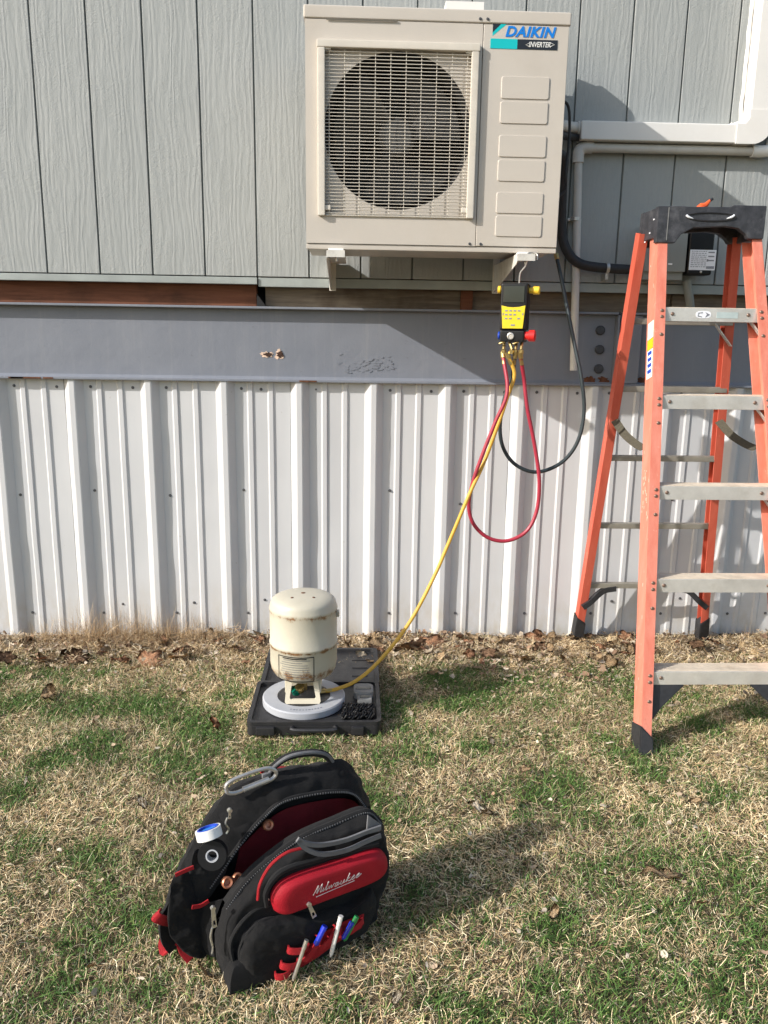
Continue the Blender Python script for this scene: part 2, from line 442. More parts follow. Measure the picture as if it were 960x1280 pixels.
# ------------------------------------------------------------------ terrain maths
def fbm(x, y, scale, octv=4, seed=0):
    out = np.zeros_like(x); amp = 1.; tot = 0
    for o in range(octv):
        r = np.random.default_rng(seed*13+o); L = r.random((64, 64))
        xs, ys = x*scale, y*scale
        xi = np.floor(xs).astype(int); yi = np.floor(ys).astype(int); fx = xs-xi; fy = ys-yi
        fx = fx*fx*(3-2*fx); fy = fy*fy*(3-2*fy)
        a = L[xi % 64, yi % 64]; b = L[(xi+1) % 64, yi % 64]; c = L[xi % 64, (yi+1) % 64]; d = L[(xi+1) % 64, (yi+1) % 64]
        out += amp*((a*(1-fx)+b*fx)*(1-fy)+(c*(1-fx)+d*fx)*fy); tot += amp; amp *= .55; scale *= 2.1
    return out/tot
def terrain(x, y):
    x = np.asarray(x, float); y = np.asarray(y, float)
    near = np.clip(1-np.abs(y+1.5)/6, 0, 1)*np.clip(1-np.abs(x)/8, 0, 1)
    h = (fbm(x+40, y+40, 3.2, 4, 3)-.5)*.034*near
    m = np.exp(-np.clip(-y, 0, None)/.10)*(.002+.045*np.clip(fbm(x+9, y*0+2, 2.6, 3, 8)-.42, 0, 1))
    m = np.where(y > .2, .01, m)
    return h*np.clip(-y/.35, .25, 1)+m+np.clip(x-.9, 0, 1.5)*.012*np.exp(-np.clip(-y, 0, None)/.3)-.006
def tz(x, y): return float(terrain(np.array([x]), np.array([y]))[0])

# ------------------------------------------------------------------ ground
def ground_material():
    t = NT('thatch_soil'); v = t.coord()
    c = t.ramp(t.noise(v, 26, 8, .7), [(.3, (.055, .042, .026)), (.5, (.12, .092, .056)), (.72, (.20, .155, .095))])
    g = t.ramp(t.noise(v, 3.0, 5, .6), [(.5, (0, 0, 0)), (.62, (.7, .7, .7))])
    c = t.mix(g, c, (.055, .085, .025))
    t.col(c); t.bump(t.noise(v, 90, 6, .7), .012, .9); return t.set(Roughness=.95, Specular_IOR_Level=.1)
def grid_mesh(name, xs, ys, hole=None):
    X, Y = np.meshgrid(xs, ys, indexing='ij'); Z = terrain(X, Y)
    V = np.stack([X, Y, Z], -1).reshape(-1, 3); nx, ny = X.shape
    i, j = np.meshgrid(np.arange(nx-1), np.arange(ny-1), indexing='ij'); a = i*ny+j
    Fc = np.stack([a, a+ny, a+ny+1, a+1], -1).reshape(-1, 4)
    me = bpy.data.meshes.new(name); me.from_pydata(V.tolist(), [], Fc.tolist()); me.shade_smooth(); return me
xs = np.concatenate([[-250, -80, -30, -12, -7], np.linspace(-4.5, 4.5, 190), [7, 12, 30, 80, 250]])
ys = np.concatenate([[-250, -80, -30, -12, -7], np.linspace(-4.6, .06, 110), [.3, 2, 6, 20, 80, 250]])
gme = grid_mesh('ground', xs, ys); gme.materials.append(ground_material())
tag(link(bpy.data.objects.new('ground', gme)), kind='structure')

# ------------------------------------------------------------------ house wall
S = .2032; X0 = -1.1947
ZB, ZT = 1.508, 3.35
house = empty('house', (0, .08, ZB), 'grey-green house wall of grooved wood-grain boards raised above a steel beam', 'house')
b = B(); box2(b, (-3.3, .010, ZB+.004), (3.4, .12, ZT)); build('wall_sheathing', b, M['groove'], house)
b = B(); box2(b, (.0032, 0, 0), (S-.0032, .0115, ZT-ZB), .0012, 1)
pl = build('plank', b, M['siding'], None, 30)
pos = [(X0+k*S, random.uniform(-.0007, .0007), ZB) for k in range(-10, 22)]
copies(pl, pos, house)
# thin trim strips below the boards
b = B(); box2(b, (-3.3, -.004, 1.478), (at(322, 350).x-.002, .03, ZB-.004), .002); build('trim_strip', b, M['trim'], house)
b = B(); box2(b, (at(322, 350).x+.002, .004, 1.470), (3.4, .03, ZB-.003), .002); build('trim_strip', b, M['trim'], house)
# timbers in the gap over the beam
xj = at(320, 365).x
b = B(); box2(b, (-3.3, .052, 1.395), (xj-.004, .095, 1.50), .003); build('rim_board', b, M['wood_red'], house)
b = B(); box2(b, (xj+.03, .062, 1.395), (1.3, .10, 1.50), .003); build('rim_board', b, M['wood_grey'], house)
b = B(); box2(b, (1.304, .055, 1.395), (3.4, .10, 1.50), .003); build('rim_board', b, M['wood_grey'], house)
b = B(); prism(b, [(xj-.001, .03, 1.395), (xj+.035, .03, 1.395), (xj-.001, .03, 1.445)], 0, (0, .05, 0)); build('dark_wedge', b, M['dark'], house)  # near-black wedge at the joint of the two boards
b = B(); box2(b, (at(578, 370).x, .045, 1.395), (at(590, 370).x+.01, .06, 1.49), .002); build('blocking', b, M['wood_red'], house)
b = B(); box2(b, (-3.3, .13, .02), (3.4, .15, 1.6)); build('dark_backing', b, M['dark'], house)  # added dark sheet: closes the gap to sky light, paints the underfloor shade

# ------------------------------------------------------------------ steel beam
beam = empty('steel_beam', (0, .05, 1.095), 'long grey painted steel I-beam running under the house boards', 'steel beam')
ZB0, ZB1 = 1.098, 1.394; WY = .040
xs_ = at(768, 430, WY).x
def beampiece(x0, x1):
    b = B(); box2(b, (x0, WY, ZB0+.009), (x1, WY+.009, ZB1-.009)); build('web', b, M['beam'], beam)
    b = B(); box2(b, (x0, .001, ZB1-.009), (x1, .10, ZB1), .002); build('top_flange', b, M['beam'], beam)
    b = B(); box2(b, (x0, .001, ZB0), (x1, .10, ZB0+.009), .002)
    prism(b, [(x0, WY, ZB0+.009), (x0, WY-.012, ZB0+.009), (x0, WY, ZB0+.02)], 0, (x1-x0, 0, 0))
    build('bottom_flange', b, M['beam'], beam)
beampiece(-3.3, xs_-.003); beampiece(xs_+.012, 3.4)
b = B(); box2(b, (xs_-.002, .006, ZB0+.011), (xs_+.006, WY+.03, ZB1-.011), .001); build('end_plate', b, M['beam'], beam)
b = B(); box2(b, (xs_+.012, .012, ZB0+.011), (xs_+.10, WY-.002, ZB1-.011), .003); build('splice_plate', b, M['beam'], beam)
b = B(); lathe(b, [(0, -.012), (.015, -.012), (.019, -.009), (.0195, 0), (0, 0)], (0, 0, 0), (0, 1, 0), 12)
bo = build('bolt', b, M['bolt'], None)
copies(bo, [at(u, v, WY) for u, v in ((750, 413), (749, 437), (748, 461))], beam)
# bitten rust blister and peeling paint on the web
def blotch(name, c, rx, rz, mat, y, seed, parent, t=.002, n=26, jag=.35):
    r = random.Random(seed); b = B(); pts = []
    for k in range(n):
        a = 2*math.pi*k/n; q = 1+r.uniform(-jag, jag)
        pts.append((c.x+rx*q*math.cos(a), y, c.z+rz*q*math.sin(a)))
    prism(b, pts, 0, (0, -t, 0)); return build(name, b, mat, parent, 0)
for i, (u, v, rx, rz) in enumerate(((334, 443, .026, .011), (349, 443, .017, .018))):
    blotch('paint_chip', at(u, v, WY), rx, rz, M['raw_edge'], WY, 3+i, beam, .0015)
    blotch('rust_patch', at(u+1, v, WY), rx*.70, rz*.72, M['rust_dark'], WY-.0015, 9+i, beam, .0012)
r = random.Random(5); b = B()
for i in range(46):
    c = at(random.gauss(462, 19), random.gauss(457, 5.5), WY); n_ = 9; rx_, rz_ = r.uniform(.003, .013), r.uniform(.0015, .005); a_ = r.uniform(-.4, .4)
    P_ = []
    for k in range(n_):
        t_ = 2*math.pi*k/n_; q_ = 1+r.uniform(-.45, .45); u_, v_ = rx_*q_*math.cos(t_), rz_*q_*math.sin(t_)
        P_.append((c.x+u_*math.cos(a_)-v_*math.sin(a_), WY+.0005, c.z+u_*math.sin(a_)+v_*math.cos(a_)))
    prism(b, P_, 0, (0, -r.uniform(.0012, .0030), 0))
build('peeling_paint', b, M['beam'], beam)
for i, (u, v, rx) in enumerate(((32, 473, .06), (385, 480, .035), (20, 474, .03), (60, 474, .02))):
    p = at(u, v, 0); b = B()
    box(b, (p.x, .0008, ZB0+.0045), (rx*2, .002, .0065), None, .0005); build('rust_patch', b, M['rust'], beam)
for i, (u, v) in enumerate(((756, 476), (776, 474), (805, 470), (738, 476))):
    p = at(u, v, .02); blotch('rust_patch', Vector((p.x, 0, ZB0+.022)), .022, .014, M['rust'], WY-.002-.0001*i, 30+i, beam, .004)

# ------------------------------------------------------------------ metal skirting
XR = -1.175; PR = .305; YF = .036; ZP = 1.0975
skirt = empty('metal_skirting', (0, YF, 0), 'white ribbed sheet metal skirting below the beam, stained at its foot', 'skirting')
def rib_profile():
    P = []
    def add(x, h): P.append((x, -h))
    for k in range(3):
        o = k*PR
        add(o+.0, 0); add(o+.023, .026); add(o+.028, .028); add(o+.047, .028); add(o+.052, .026); add(o+.077, 0)
        for c in (.142, .226):
            add(o+c-.016, 0); add(o+c-.009, .0055); add(o+c+.007, .0055); add(o+c+.012, 0)
    add(3*PR-.0012, 0); return P
sheets = []
for sd in range(4):
    b = B(); prof = rib_profile(); zs = np.linspace(-.05, ZP, 40); dr = np.random.default_rng(sd+50)
    px_ = np.array([p[0] for p in prof]); XX, ZZ = np.meshgrid(px_, zs, indexing='ij')
    D = (fbm(XX+sd*7, ZZ+3, 3.2, 3, sd+20)-.5)*.0065+(fbm(XX+sd*5+60, ZZ*.6+9, 9, 2, sd+30)-.5)*.0022
    G = [[b.verts.new((x, y+D[i, j], z)) for j, z in enumerate(zs)] for i, (x, y) in enumerate(prof)]
    fs = [b.faces.new((G[i][j], G[i+1][j], G[i+1][j+1], G[i][j+1])) for i in range(len(G)-1) for j in range(len(zs)-1)]
    sheets.append(build('panel', b, M['panel'], None, 14))
b = B(); lathe(b, [(0, -.0050), (.0036, -.0046), (.0042, -.0014), (.0062, -.0012), (.0065, 0), (0, 0)], (0, 0, 0), (0, 1, 0), 8)
scr = build('screw', b, M['screw'], None)
first = True; srng = random.Random(21)
for j in range(-3, 5):
    k_ = (j+3) % 4; used = j+3 >= 4
    p = sheets[k_].copy() if used else sheets[k_]
    if used: link(p)
    p.parent = skirt; p.location = (XR+j*3*PR-skirt.location.x, random.uniform(-.001, .001), 0)
    ABS[p] = Vector((XR+j*3*PR, YF, 0))
    for k in range(3):
        spots = [(k*PR+.105, 1.068), (k*PR+.105+srng.uniform(-.01, .01), .10)]
        if srng.random() < .65: spots.append((k*PR+.09+srng.uniform(0, .02), .60+srng.uniform(-.02, .05)))
        if srng.random() < .6: spots.append((k*PR+srng.choice((.185, .275)), 1.066))
        if srng.random() < .4: spots.append((k*PR+srng.choice((.185, .275)), .12+srng.uniform(-.03, .06)))
        for sx, sz in spots:
            s_ = scr if first else scr.copy()
            if not first: link(s_)
            first = False
            s_.parent = p; s_.location = (sx, 0, sz)
    first = False

# ------------------------------------------------------------------ outdoor unit
AY = -.42; XL, XRR, ZL, ZH = -.166, .697, 1.577, 2.322
unit = empty('air_conditioner', ((XL+XRR)/2, -.26, ZL), 'cream outdoor air conditioner with round fan grille, on brackets above the gauge', 'air conditioner')
AB = AY+.32
b = B()
box2(b, (XL+.004, AY+.006, ZL+.004), (XL+.010, AB, ZH-.03)); box2(b, (XRR-.010, AY+.006, ZL+.004), (XRR-.004, AB, ZH-.03))
box2(b, (XL+.010, AB-.006, ZL+.004), (XRR-.010, AB, ZH-.03)); box2(b, (XL+.010, AY+.03, ZL+.004), (XRR-.010, AB-.006, ZL+.012))
build('cabinet', b, M['ac'], unit)
b = B(); box2(b, (XL-.004, AY-.004, ZH-.040), (XRR+.004, AB+.004, ZH), .007, 3); build('lid', b, M['ac'], unit)
b = B(); box2(b, (XL+.001, AY+.004, ZL-.004), (XRR-.001, AY+.03, ZL+.014), .003); build('base_pan', b, M['ac'], unit)
sx = .5*(at(605, 24, AY).x+at(594, 306, AY).x)
# grille square
gx0, gx1 = at(398, 160, AY).x, at(595, 160, AY).x; gz1, gz0 = at(497, 54, AY).z, at(497, 272, AY).z
def rect(x0, x1, z0, z1, y, n=16):
    P = []
    for k in range(n): P.append((x0+(x1-x0)*k/n, y, z0))
    for k in range(n): P.append((x1, y, z0+(z1-z0)*k/n))
    for k in range(n): P.append((x1-(x1-x0)*k/n, y, z1))
    for k in range(n): P.append((x0, y, z1-(z1-z0)*k/n))
    return P
b = B(); holed(b, rect(XL+.001, sx-.0012, ZL+.015, ZH-.041, AY), rect(gx0+.004, gx1-.004, gz0+.004, gz1-.004, AY), (0, .006, 0))
build('front_panel', b, M['ac'], unit)
fc = at(497, 160, AY); FR = .246; cx, cz = (gx0+gx1)/2+.002, (gz0+gz1)/2+.004
def ringpts(r, y, ref):
    P = []
    for p in ref:
        a = math.atan2(p[2]-cz, p[0]-cx); P.append((cx+r*math.cos(a), y, cz+r*math.sin(a)))
    return P
ro = rect(gx0+.0045, gx1-.0045, gz0+.0045, gz1-.0045, AY+.014)
b = B(); holed(b, ro, ringpts(FR, 0+AY+.014, ro), (0, .004, 0)); build('fan_plate', b, M['ac'], unit)
b = B(); lathe(b, [(FR+.002, 0), (FR-.006, .02), (FR-.01, .10), (FR-.002, .16)], (cx, AY+.018, cz), (0, 1, 0), 64)
build('fan_shroud', b, M['dark'], unit)  # shroud coloured near-black for the shade inside the unit
b = B(); box2(b, (gx0+.01, AY+.20, gz0), (gx1-.01, AY+.205, gz1)); build('fan_cavity_back', b, M['dark'], unit)  # dark sheet behind the fan; cavity shade is put into its colour
fan = None
b = B(); lathe(b, [(0, 0), (.05, .002), (.062, .012), (.064, .07), (0, .07)], (cx, AY+.075, cz), (0, 1, 0), 28); fan = build('fan_hub', b, M['fan'], unit)
for k in range(3):
    b = B(); a0 = R(25+120*k); rows = []
    for i in range(9):
        t = i/8; row = []
        for j in range(7):
            s = j/6; rr = .06+(FR-.028-.06)*s
            a = a0+(t-.5)*R(62+26*s)*(1) + s*R(18)
            row.append(b.verts.new((cx+rr*math.cos(a), AY+.10+.06*(t-.5)*(1-.2*s), cz+rr*math.sin(a))))
        rows.append(row)
    f_ = [b.faces.new((rows[i][j], rows[i+1][j], rows[i+1][j+1], rows[i][j+1])) for i in range(8) for j in range(6)]
    bmesh.ops.solidify(b, geom=f_, thickness=.003); build('fan_blade', b, M['fan'], unit)
# grille frame, wires
b = B(); d = .018
for (x0, x1, z0, z1) in ((gx0-.002, gx0+.022, gz0, gz1-.022), (gx1-.024, gx1, gz0, gz1-.022), (gx0-.004, gx1+.003, gz1-.022, gz1+.002)):
    box2(b, (x0, AY-d, z0), (x1, AY+.002, z1), .004, 2)
box2(b, (gx0+.022, AY-.006, gz0+.0), (gx1-.024, AY+.002, gz0+.006), .002, 1)
grille = build('grille_frame', b, M['acgrille'], unit)
b = B(); n = 47; ix0, ix1, iz0, iz1 = gx0+.020, gx1-.022, gz0+.006, gz1-.024
for i in range(n):
    z = iz0+(iz1-iz0)*(i+.3)/n
    tube(b, [(ix0, AY-.008, z), (ix1, AY-.008, z)], .00125, 6, caps=False)
tag(build('grille_wires', b, M['acgrille'], grille), kind='stuff')
b = B(); tube(b, [(0, 0, 0), (0, 0, iz1-iz0+.022)], .0013, 6); gb = build('grille_bar', b, M['acgrille'], None)
copies(gb, [(ix0+.016+(ix1-ix0-.03)*i/9, AY-.0052, iz0-.004) for i in range(10)], grille)
b = B(); box2(b, (-.011, -.004, -.008), (.011, .01, .008), .003); cl = build('grille_clip', b, M['acgrille'], None)
copies(cl, [(ix0+.010, AY-.008, iz1+.004), (ix1-.010, AY-.008, iz1+.004), (ix0+.010, AY-.008, iz0+.02), (ix1-.008, AY-.008, iz0+.02)], grille)
# access panel
b = B(); box2(b, (sx+.0012, AY, ZL+.015), (XRR-.001, AY+.006, ZH-.041), .0015, 1); acc = build('access_panel', b, M['ac'], unit)
def zpx(u, v): return at(360+u/2.595, v/2.595, AY)
b = B(); w_, h_ = .1615, .068
pts = []
for (px, pz, sx_, sz_) in ((w_/2-.006, h_/2-.006, 1, 1),):
    for q, (qx, qz) in enumerate(((1, 1), (-1, 1), (-1, -1), (1, -1))):
        for k in range(4):
            a = R(90*q+30*k); pts.append((qx*(w_/2-.007)+.007*math.cos(a), 0, qz*(h_/2-.007)+.007*math.sin(a)))
pillow(b, pts, (0, -1, 0), .0030, .035, 2, back=-.0005)
pad = build('embossed_pad', b, M['ac'], None, 22)
cent = []
for (a, c, e, f) in ((690, 250, 850, 322), (685, 333, 845, 400), (680, 443, 842, 508), (677, 522, 835, 587), (672, 628, 830, 690), (668, 703, 827, 766)):
    p = zpx((a+e)/2, (c+f)/2); cent.append((p.x, AY, p.z))
xm = sum(c[0] for c in cent)/6; copies(pad, [(xm+(c[0]-xm)*.3, c[1], c[2]) for c in cent], acc)
# screws at the seam
b = B(); lathe(b, [(0, -.003), (.004, -.0025), (.005, 0), (0, 0)], (0, 0, 0), (0, 1, 0), 8); s_ = build('screw', b, M['bolt'], None)
copies(s_, [(sx-.012, AY-.004, ZH-.028), (sx+.012, AY-.004, ZH-.028), (sx-.02, AY, ZL+.022), (sx+.018, AY, ZL+.022)], unit)
b = B(); box2(b, (XL+.07, AY-.0052, ZH-.044), (XL+.30, AY-.003, ZH-.040)); build('lid_shadow_line', b, M['seam'], unit)  # dark strip painting the shadow line under the lid edge
# brand plate and lettering
lz1, lz0 = zpx(760, 128).z, zpx(760, 160).z; lx0, lx1 = zpx(657, 130).x, zpx(874, 140).x; lm = lx0+(lx1-lx0)*.40
b = B(); box2(b, (lx0, AY-.0014, lz0), (lm, AY+.001, lz1)); br = build('brand_stripe', b, M['teal'], acc)
b = B(); box2(b, (lm, AY-.0014, lz0), (lx1, AY+.001, lz1)); build('brand_stripe', b, M['blackprint'], acc)
ta, tb = zpx(665, 75), zpx(708, 118); tw, th = tb.x-ta.x, ta.z-tb.z
b = B(); prism(b, [(ta.x, AY+.001, ta.z), (ta.x+tw*.62, AY+.001, ta.z), (ta.x, AY+.001, ta.z-th*.72)], 0, (0, -.0018, 0)); build('brand_triangle', b, M['blackprint'], acc)
b = B(); prism(b, [(ta.x+tw*.62, AY+.001, ta.z), (ta.x+tw*1.05, AY+.001, ta.z), (ta.x, AY+.001, tb.z), (ta.x, AY+.001, ta.z-th*.72)], 0, (0, -.0014, 0)); build('brand_triangle', b, M['teal'], acc)
d0, d1 = zpx(705, 119), zpx(871, 87)
text_mesh('brand_lettering', 'DAIKIN', .05, M['blue'], wallM((d0.x, AY-.0006, d0.z)), acc, .0008, .25, .0017, 1.08, (d1.x-d0.x, (d1.z-d0.z)*.95))
i0, i1 = zpx(781, 153), zpx(852, 138)
text_mesh('brand_lettering', 'INVERTER', .02, M['white'], wallM((i0.x, AY-.0016, i0.z)), acc, .0006, .2, .0003, 1.0, (i1.x-i0.x, i1.z-i0.z))
for (u0, sgn) in ((775, 1), (860, -1)):
    c = zpx(u0, 146); b = B()
    tube(b, [(c.x+sgn*.010, AY-.0018, c.z+.006), (c.x-sgn*.004, AY-.0018, c.z), (c.x+sgn*.010, AY-.0018, c.z-.006)], .0012, 5); build('brand_mark', b, M['white'], acc)
# brackets
def bracket(x, nm):
    """x: left edge, an angle: tapered side plate with a top flange"""
    e = empty('mounting_bracket', (x, 0, 1.46), nm, 'bracket', 'brackets under the outdoor unit')
    b = B(); prism(b, [(x, -.006, ZL-.012), (x, -.006, 1.463), (x, -.022, 1.463), (x, -.455, ZL-.044), (x, -.465, ZL-.036), (x, -.465, ZL-.012)], 0, (.003, 0, 0))
    build('side_plate', b, M['steelpaint'], e)
    b = B(); box2(b, (x+.003, -.465, ZL-.0155), (x+.062, -.006, ZL-.012)); build('arm', b, M['steelpaint'], e)
    b = B(); box2(b, (x+.003, -.465, ZL-.034), (x+.062, -.462, ZL-.0155)); build('end_plate', b, M['steelpaint'], e)
    b = B(); box2(b, (x-.004, -.006, 1.458), (x+.022, -.001, ZL+.12), .001); build('wall_plate', b, M['steelpaint'], e)
    b = B(); box2(b, (x+.006, -.45, ZL-.012), (x+.058, -.385, ZL-.004), .003); build('foot_pad', b, M['white'], e)
    b = B(); cyl(b, (x+.034, -.44, ZL-.045), (x+.034, -.44, ZL-.003), .005, 8); lathe(b, [(0, 0), (.011, 0), (.011, .008), (0, .008)], (x+.034, -.44, ZL-.026), (0, 0, 1), 6); build('bolt', b, M['galv'], e)
xb0 = at(413, 340, 0).x; xb1 = at(617, 340, 0).x
bracket(xb0, 'white steel bracket under the fan side of the air conditioner'); bracket(xb1, 'white steel bracket above the gauge manifold, carrying its hook')
xb1 += .036
# things on top behind the unit
e = empty('wall_sleeve', (at(582, 5, -.2).x, -.15, ZH), 'cream wall sleeve box showing a dark opening above the unit lid', 'duct')
p0, p1 = at(556, 6, -.20).x, at(603, 6, -.20).x
b = B(); holed(b, rect(p0, p1, ZH+.002, ZH+.09, -.24, 4), rect(p0+.04, p1-.012, ZH+.012, ZH+.06, -.24, 4), (0, .235, 0)); build('sleeve', b, M['duct'], e)
b = B(); box2(b, (p0+.02, -.10, ZH+.004), (p1-.005, -.095, ZH+.085)); build('opening', b, M['dark'], e)  # dark plate inside the sleeve; the hole's shade is its colour
e = empty('top_drain_pipe', (at(670, 8, -.15).x, -.13, ZH), 'cream pipe with an elbow lying across the top of the unit', 'pipe')
q0, q1 = at(606, 10, -.16), at(682, 8, -.16)
b = B(); tube(b, [(q0.x, -.16, ZH+.022), (q1.x-.02, -.16, ZH+.026)], .017, 14); build('pipe', b, M['pvc'], e)
b = B(); tube(b, [(q1.x-.03, -.16, ZH+.026), (q1.x-.008, -.16, ZH+.027), (q1.x+.008, -.15, ZH+.03), (q1.x+.012, -.11, ZH+.032)], .024, 14, 4)
build('elbow', b, M['pvc'], e)
b = B(); tube(b, [(q1.x+.012, -.115, ZH+.030), (q1.x+.012, -.09, ZH+.02), (q1.x+.012, -.085, ZH-.05)], .018, 14); build('drop', b, M['pvc'], e)

# ------------------------------------------------------------------ line cover duct on the wall
DY = -.068
dx0 = at(722, 160, -.03).x+.005; dz1, dz0 = at(800, 152, DY).z, at(800, 176, DY).z
vx0 = at(938, 60, -.01).x; vx1 = vx0+.088
duct = empty('line_cover', ((dx0+vx0)/2, 0, dz0), 'white line cover duct turning up the siding beside the unit', 'duct')
b = B(); box2(b, (dx0, DY, dz0), (vx0-.045, -.001, dz1), .006, 3); build('horizontal_channel', b, M['duct'], duct)
b = B(); box2(b, (vx0, DY, dz1+.05), (vx1, -.001, 3.3), .006, 3); build('vertical_channel', b, M['duct'], duct)
b = B(); P = [(vx0-.047, dz0-.002), (vx0+.02, dz0-.002)]
for k in range(9):
    a = R(-90+90*k/8); P.append((vx1+.002-.075+.075*math.cos(a), dz0-.002+.075+.075*math.sin(a)))
P += [(vx1+.002, dz1+.052), (vx0-.002, dz1+.052), (vx0-.002, dz1+.02), (vx0-.014, dz1+.004), (vx0-.03, dz1+.002), (vx0-.047, dz1+.002)]
prism(b, [(x, -.001, z) for x, z in P], 0, (0, DY-.003, 0)); build('elbow_cover', b, M['duct'], duct)
# white bead added up the duct corner, painting in its sunlit brightness
r = random.Random(2); b = B()
tube(b, [(vx0-.008+r.uniform(-.002, .002), -.004, dz1+.012+.03*i) for i in range(45)], [r.uniform(.005, .009) for i in range(45)], 8)
tube(b, [(vx0-.05+.008*i, -.010, dz1+.006+.002*i+r.uniform(0, .004)) for i in range(7)], .008, 8)
build('sunlit_bead', b, M['white'], duct)
# insulated pipes entering it from the unit
e = empty('refrigerant_lines', (dx0, -.04, dz0), 'pair of insulated pipes running from the unit into the line cover', 'pipe')
for k, (dz, rr, m_) in enumerate(((.045, .020, 'pvc'), (.012, .014, 'rubber'))):
    b = B(); tube(b, [(XRR-.02, -.20, dz0+dz-.02), (XRR+.03, -.17, dz0+dz-.02), (dx0-.03, -.05, dz0+dz), (dx0+.03, -.034, dz0+dz)], rr, 12, 5); build('pipe', b, M[m_], e)
b = B(); cyl(b, (dx0-.008, -.034, dz0+.045), (dx0-.001, -.034, dz0+.045), .026, 16); build('collar', b, M['pvc'], e)
# drain pipe
pz = at(830, 187, -.03).z; pxl = at(723, 200, -.03).x; pxr = at(952, 188, -.03).x
e = empty('drain_pipe', (pxl, -.03, at(716, 463, -.03).z), 'thin grey-white drain pipe below the line cover, dropping past the beam', 'pipe')
zb_ = at(716, 463, -.03).z; xb_ = at(717, 463, -.03).x
b = B(); tube(b, [(pxl+.03, -.03, pz), (pxr-.02, -.03, pz+.002)], .0165, 14); build('horizontal_run', b, M['pvc'], e)
b = B(); tube(b, [(pxl, -.03, pz-.03), (xb_, -.03, zb_)], .0155, 14); build('downpipe', b, M['pvc'], e)
b = B(); tube(b, [(pxl+.05, -.03, pz), (pxl+.022, -.03, pz), (pxl+.004, -.03, pz-.008), (pxl-.0005, -.03, pz-.022), (pxl-.001, -.03, pz-.055)], .0215, 16, 3); build('elbow', b, M['pvc'], e)
b = B(); tube(b, [(pxr-.04, -.03, pz+.002), (pxr+.01, -.03, pz+.003), (pxr+.034, -.03, pz+.012), (pxr+.04, -.03, pz+.045)], .022, 16, 3); build('elbow', b, M['white'], e)
b = B(); tube(b, [(pxr+.04, -.03, pz+.04), (pxr+.045, -.03, 3.2)], .0165, 14); build('riser', b, M['pvc'], e)
zc = at(720, 274, -.03).z; b = B(); cyl(b, (pxl+.003, -.03, zc-.006), (pxl+.003, -.03, zc+.006), .0185, 14); box2(b, (pxl-.022, -.012, zc-.006), (pxl+.032, -.002, zc+.006), .002); build('clamp', b, M['galv'], e)
# black conduit to the disconnect
cy = -.05
def A(u, v, y=cy): return at(u, v, y)
e = empty('black_conduit', A(705, 300), 'thick black flexible conduit curving from the unit to the switch box', 'conduit')
b = B(); tube(b, [(XRR-.012, -.16, at(0, 182, -.1).z), A(703, 195, -.14), A(703, 225, -.09), A(702, 285, -.05), A(708, 312), A(722, 328), A(745, 334), A(790, 337), A(815, 337)], .0185, 14, 6); build('conduit', b, M['rubber'], e)
p = A(759, 335); b = B(); cyl(b, (p.x-.006, p.y, p.z), (p.x+.006, p.y, p.z), .0215, 14); box2(b, (p.x-.006, p.y-.004, p.z-.045), (p.x+.006, -.002, p.z-.02), .002); build('clamp', b, M['galv'], e)
e = empty('control_cable', A(708, 150), 'thin black cable hanging down the shaded side of the unit', 'cable')
b = B(); tube(b, [(XRR-.006, -.24, at(706, 118, -.3).z), A(709, 130, -.22), A(712, 160, -.2), A(710, 190, -.2), A(707, 215, -.2), A(705, 240, -.18), (XRR-.006, -.2, A(703, 262).z)], .005, 8, 5); build('cable', b, M['rubber'], e)
# disconnect box and surge protector
bx0, bx1, bz0, bz1 = at(808, 300, -.08).x, at(858, 300, -.08).x, at(840, 350, -.08).z, at(840, 280, -.08).z
e = empty('switch_box', ((bx0+bx1)/2, 0, bz0), 'grey disconnect box on the siding behind the ladder cap', 'switch box')
b = B(); box2(b, (bx0, -.075, bz0), (bx1, -.001, bz1), .004, 2); build('body', b, M['boxgrey'], e)
b = B(); box2(b, (bx0-.003, -.088, bz0+.03), (bx1+.003, -.0755, bz1+.004), .004, 2); build('cover', b, M['boxgrey'], e)
b = B(); p = at(838, 330, -.09); box2(b, (p.x-.008, -.0895, p.z-.003), (p.x+.008, -.0878, p.z+.003), .001); build('latch', b, M['label'], e)
b = B(); tube(b, [at(858, 350, -.03), at(862, 375, -.03), at(864, 400, .02)], .017, 12); build('conduit_stub', b, M['boxgrey'], e)
sx0, sx1, sz0, sz1 = at(862, 300, -.09).x, at(893, 300, -.09).x, at(878, 344, -.09).z, at(878, 290, -.09).z
e = empty('surge_protector', ((sx0+sx1)/2, 0, sz0), 'black surge protector with white data label beside the switch box', 'surge protector')
b = B(); box2(b, (sx0, -.095, sz0), (sx1, -.03, sz1), .010, 3); build('body', b, M['gloss'], e)
b = B(); box2(b, (sx0+.012, -.03, sz0+.02), (sx1-.012, -.001, sz1-.005), .003); build('mount', b, M['boxgrey'], e)
b = B(); box2(b, (sx0+.010, -.085, sz1-.004), (sx1-.010, -.04, sz1+.02), .004); build('cable_entry', b, M['boxgrey'], e)
la, lb = at(863, 312, -.095), at(893, 338, -.095)
b = B(); box2(b, (la.x, -.0962, lb.z), (lb.x, -.0945, la.z)); lab = build('label', b, M['label'], e)
b = B(); rr_ = random.Random(4); lw, lh = lb.x-la.x, la.z-lb.z
for i in range(9):
    z = la.z-lh*(.09+.095*i); x = la.x+.006
    while x < la.x+lw*.62:
        l = rr_.uniform(.004, .014); box2(b, (x, -.0967, z), (min(x+l, la.x+lw*.64), -.0961, z+.0022)); x += l+.003
for i in range(3): box2(b, (la.x+lw*.70, -.0967, la.z-lh*(.15+.2*i)), (la.x+lw*.94, -.0961, la.z-lh*(.09+.2*i)))
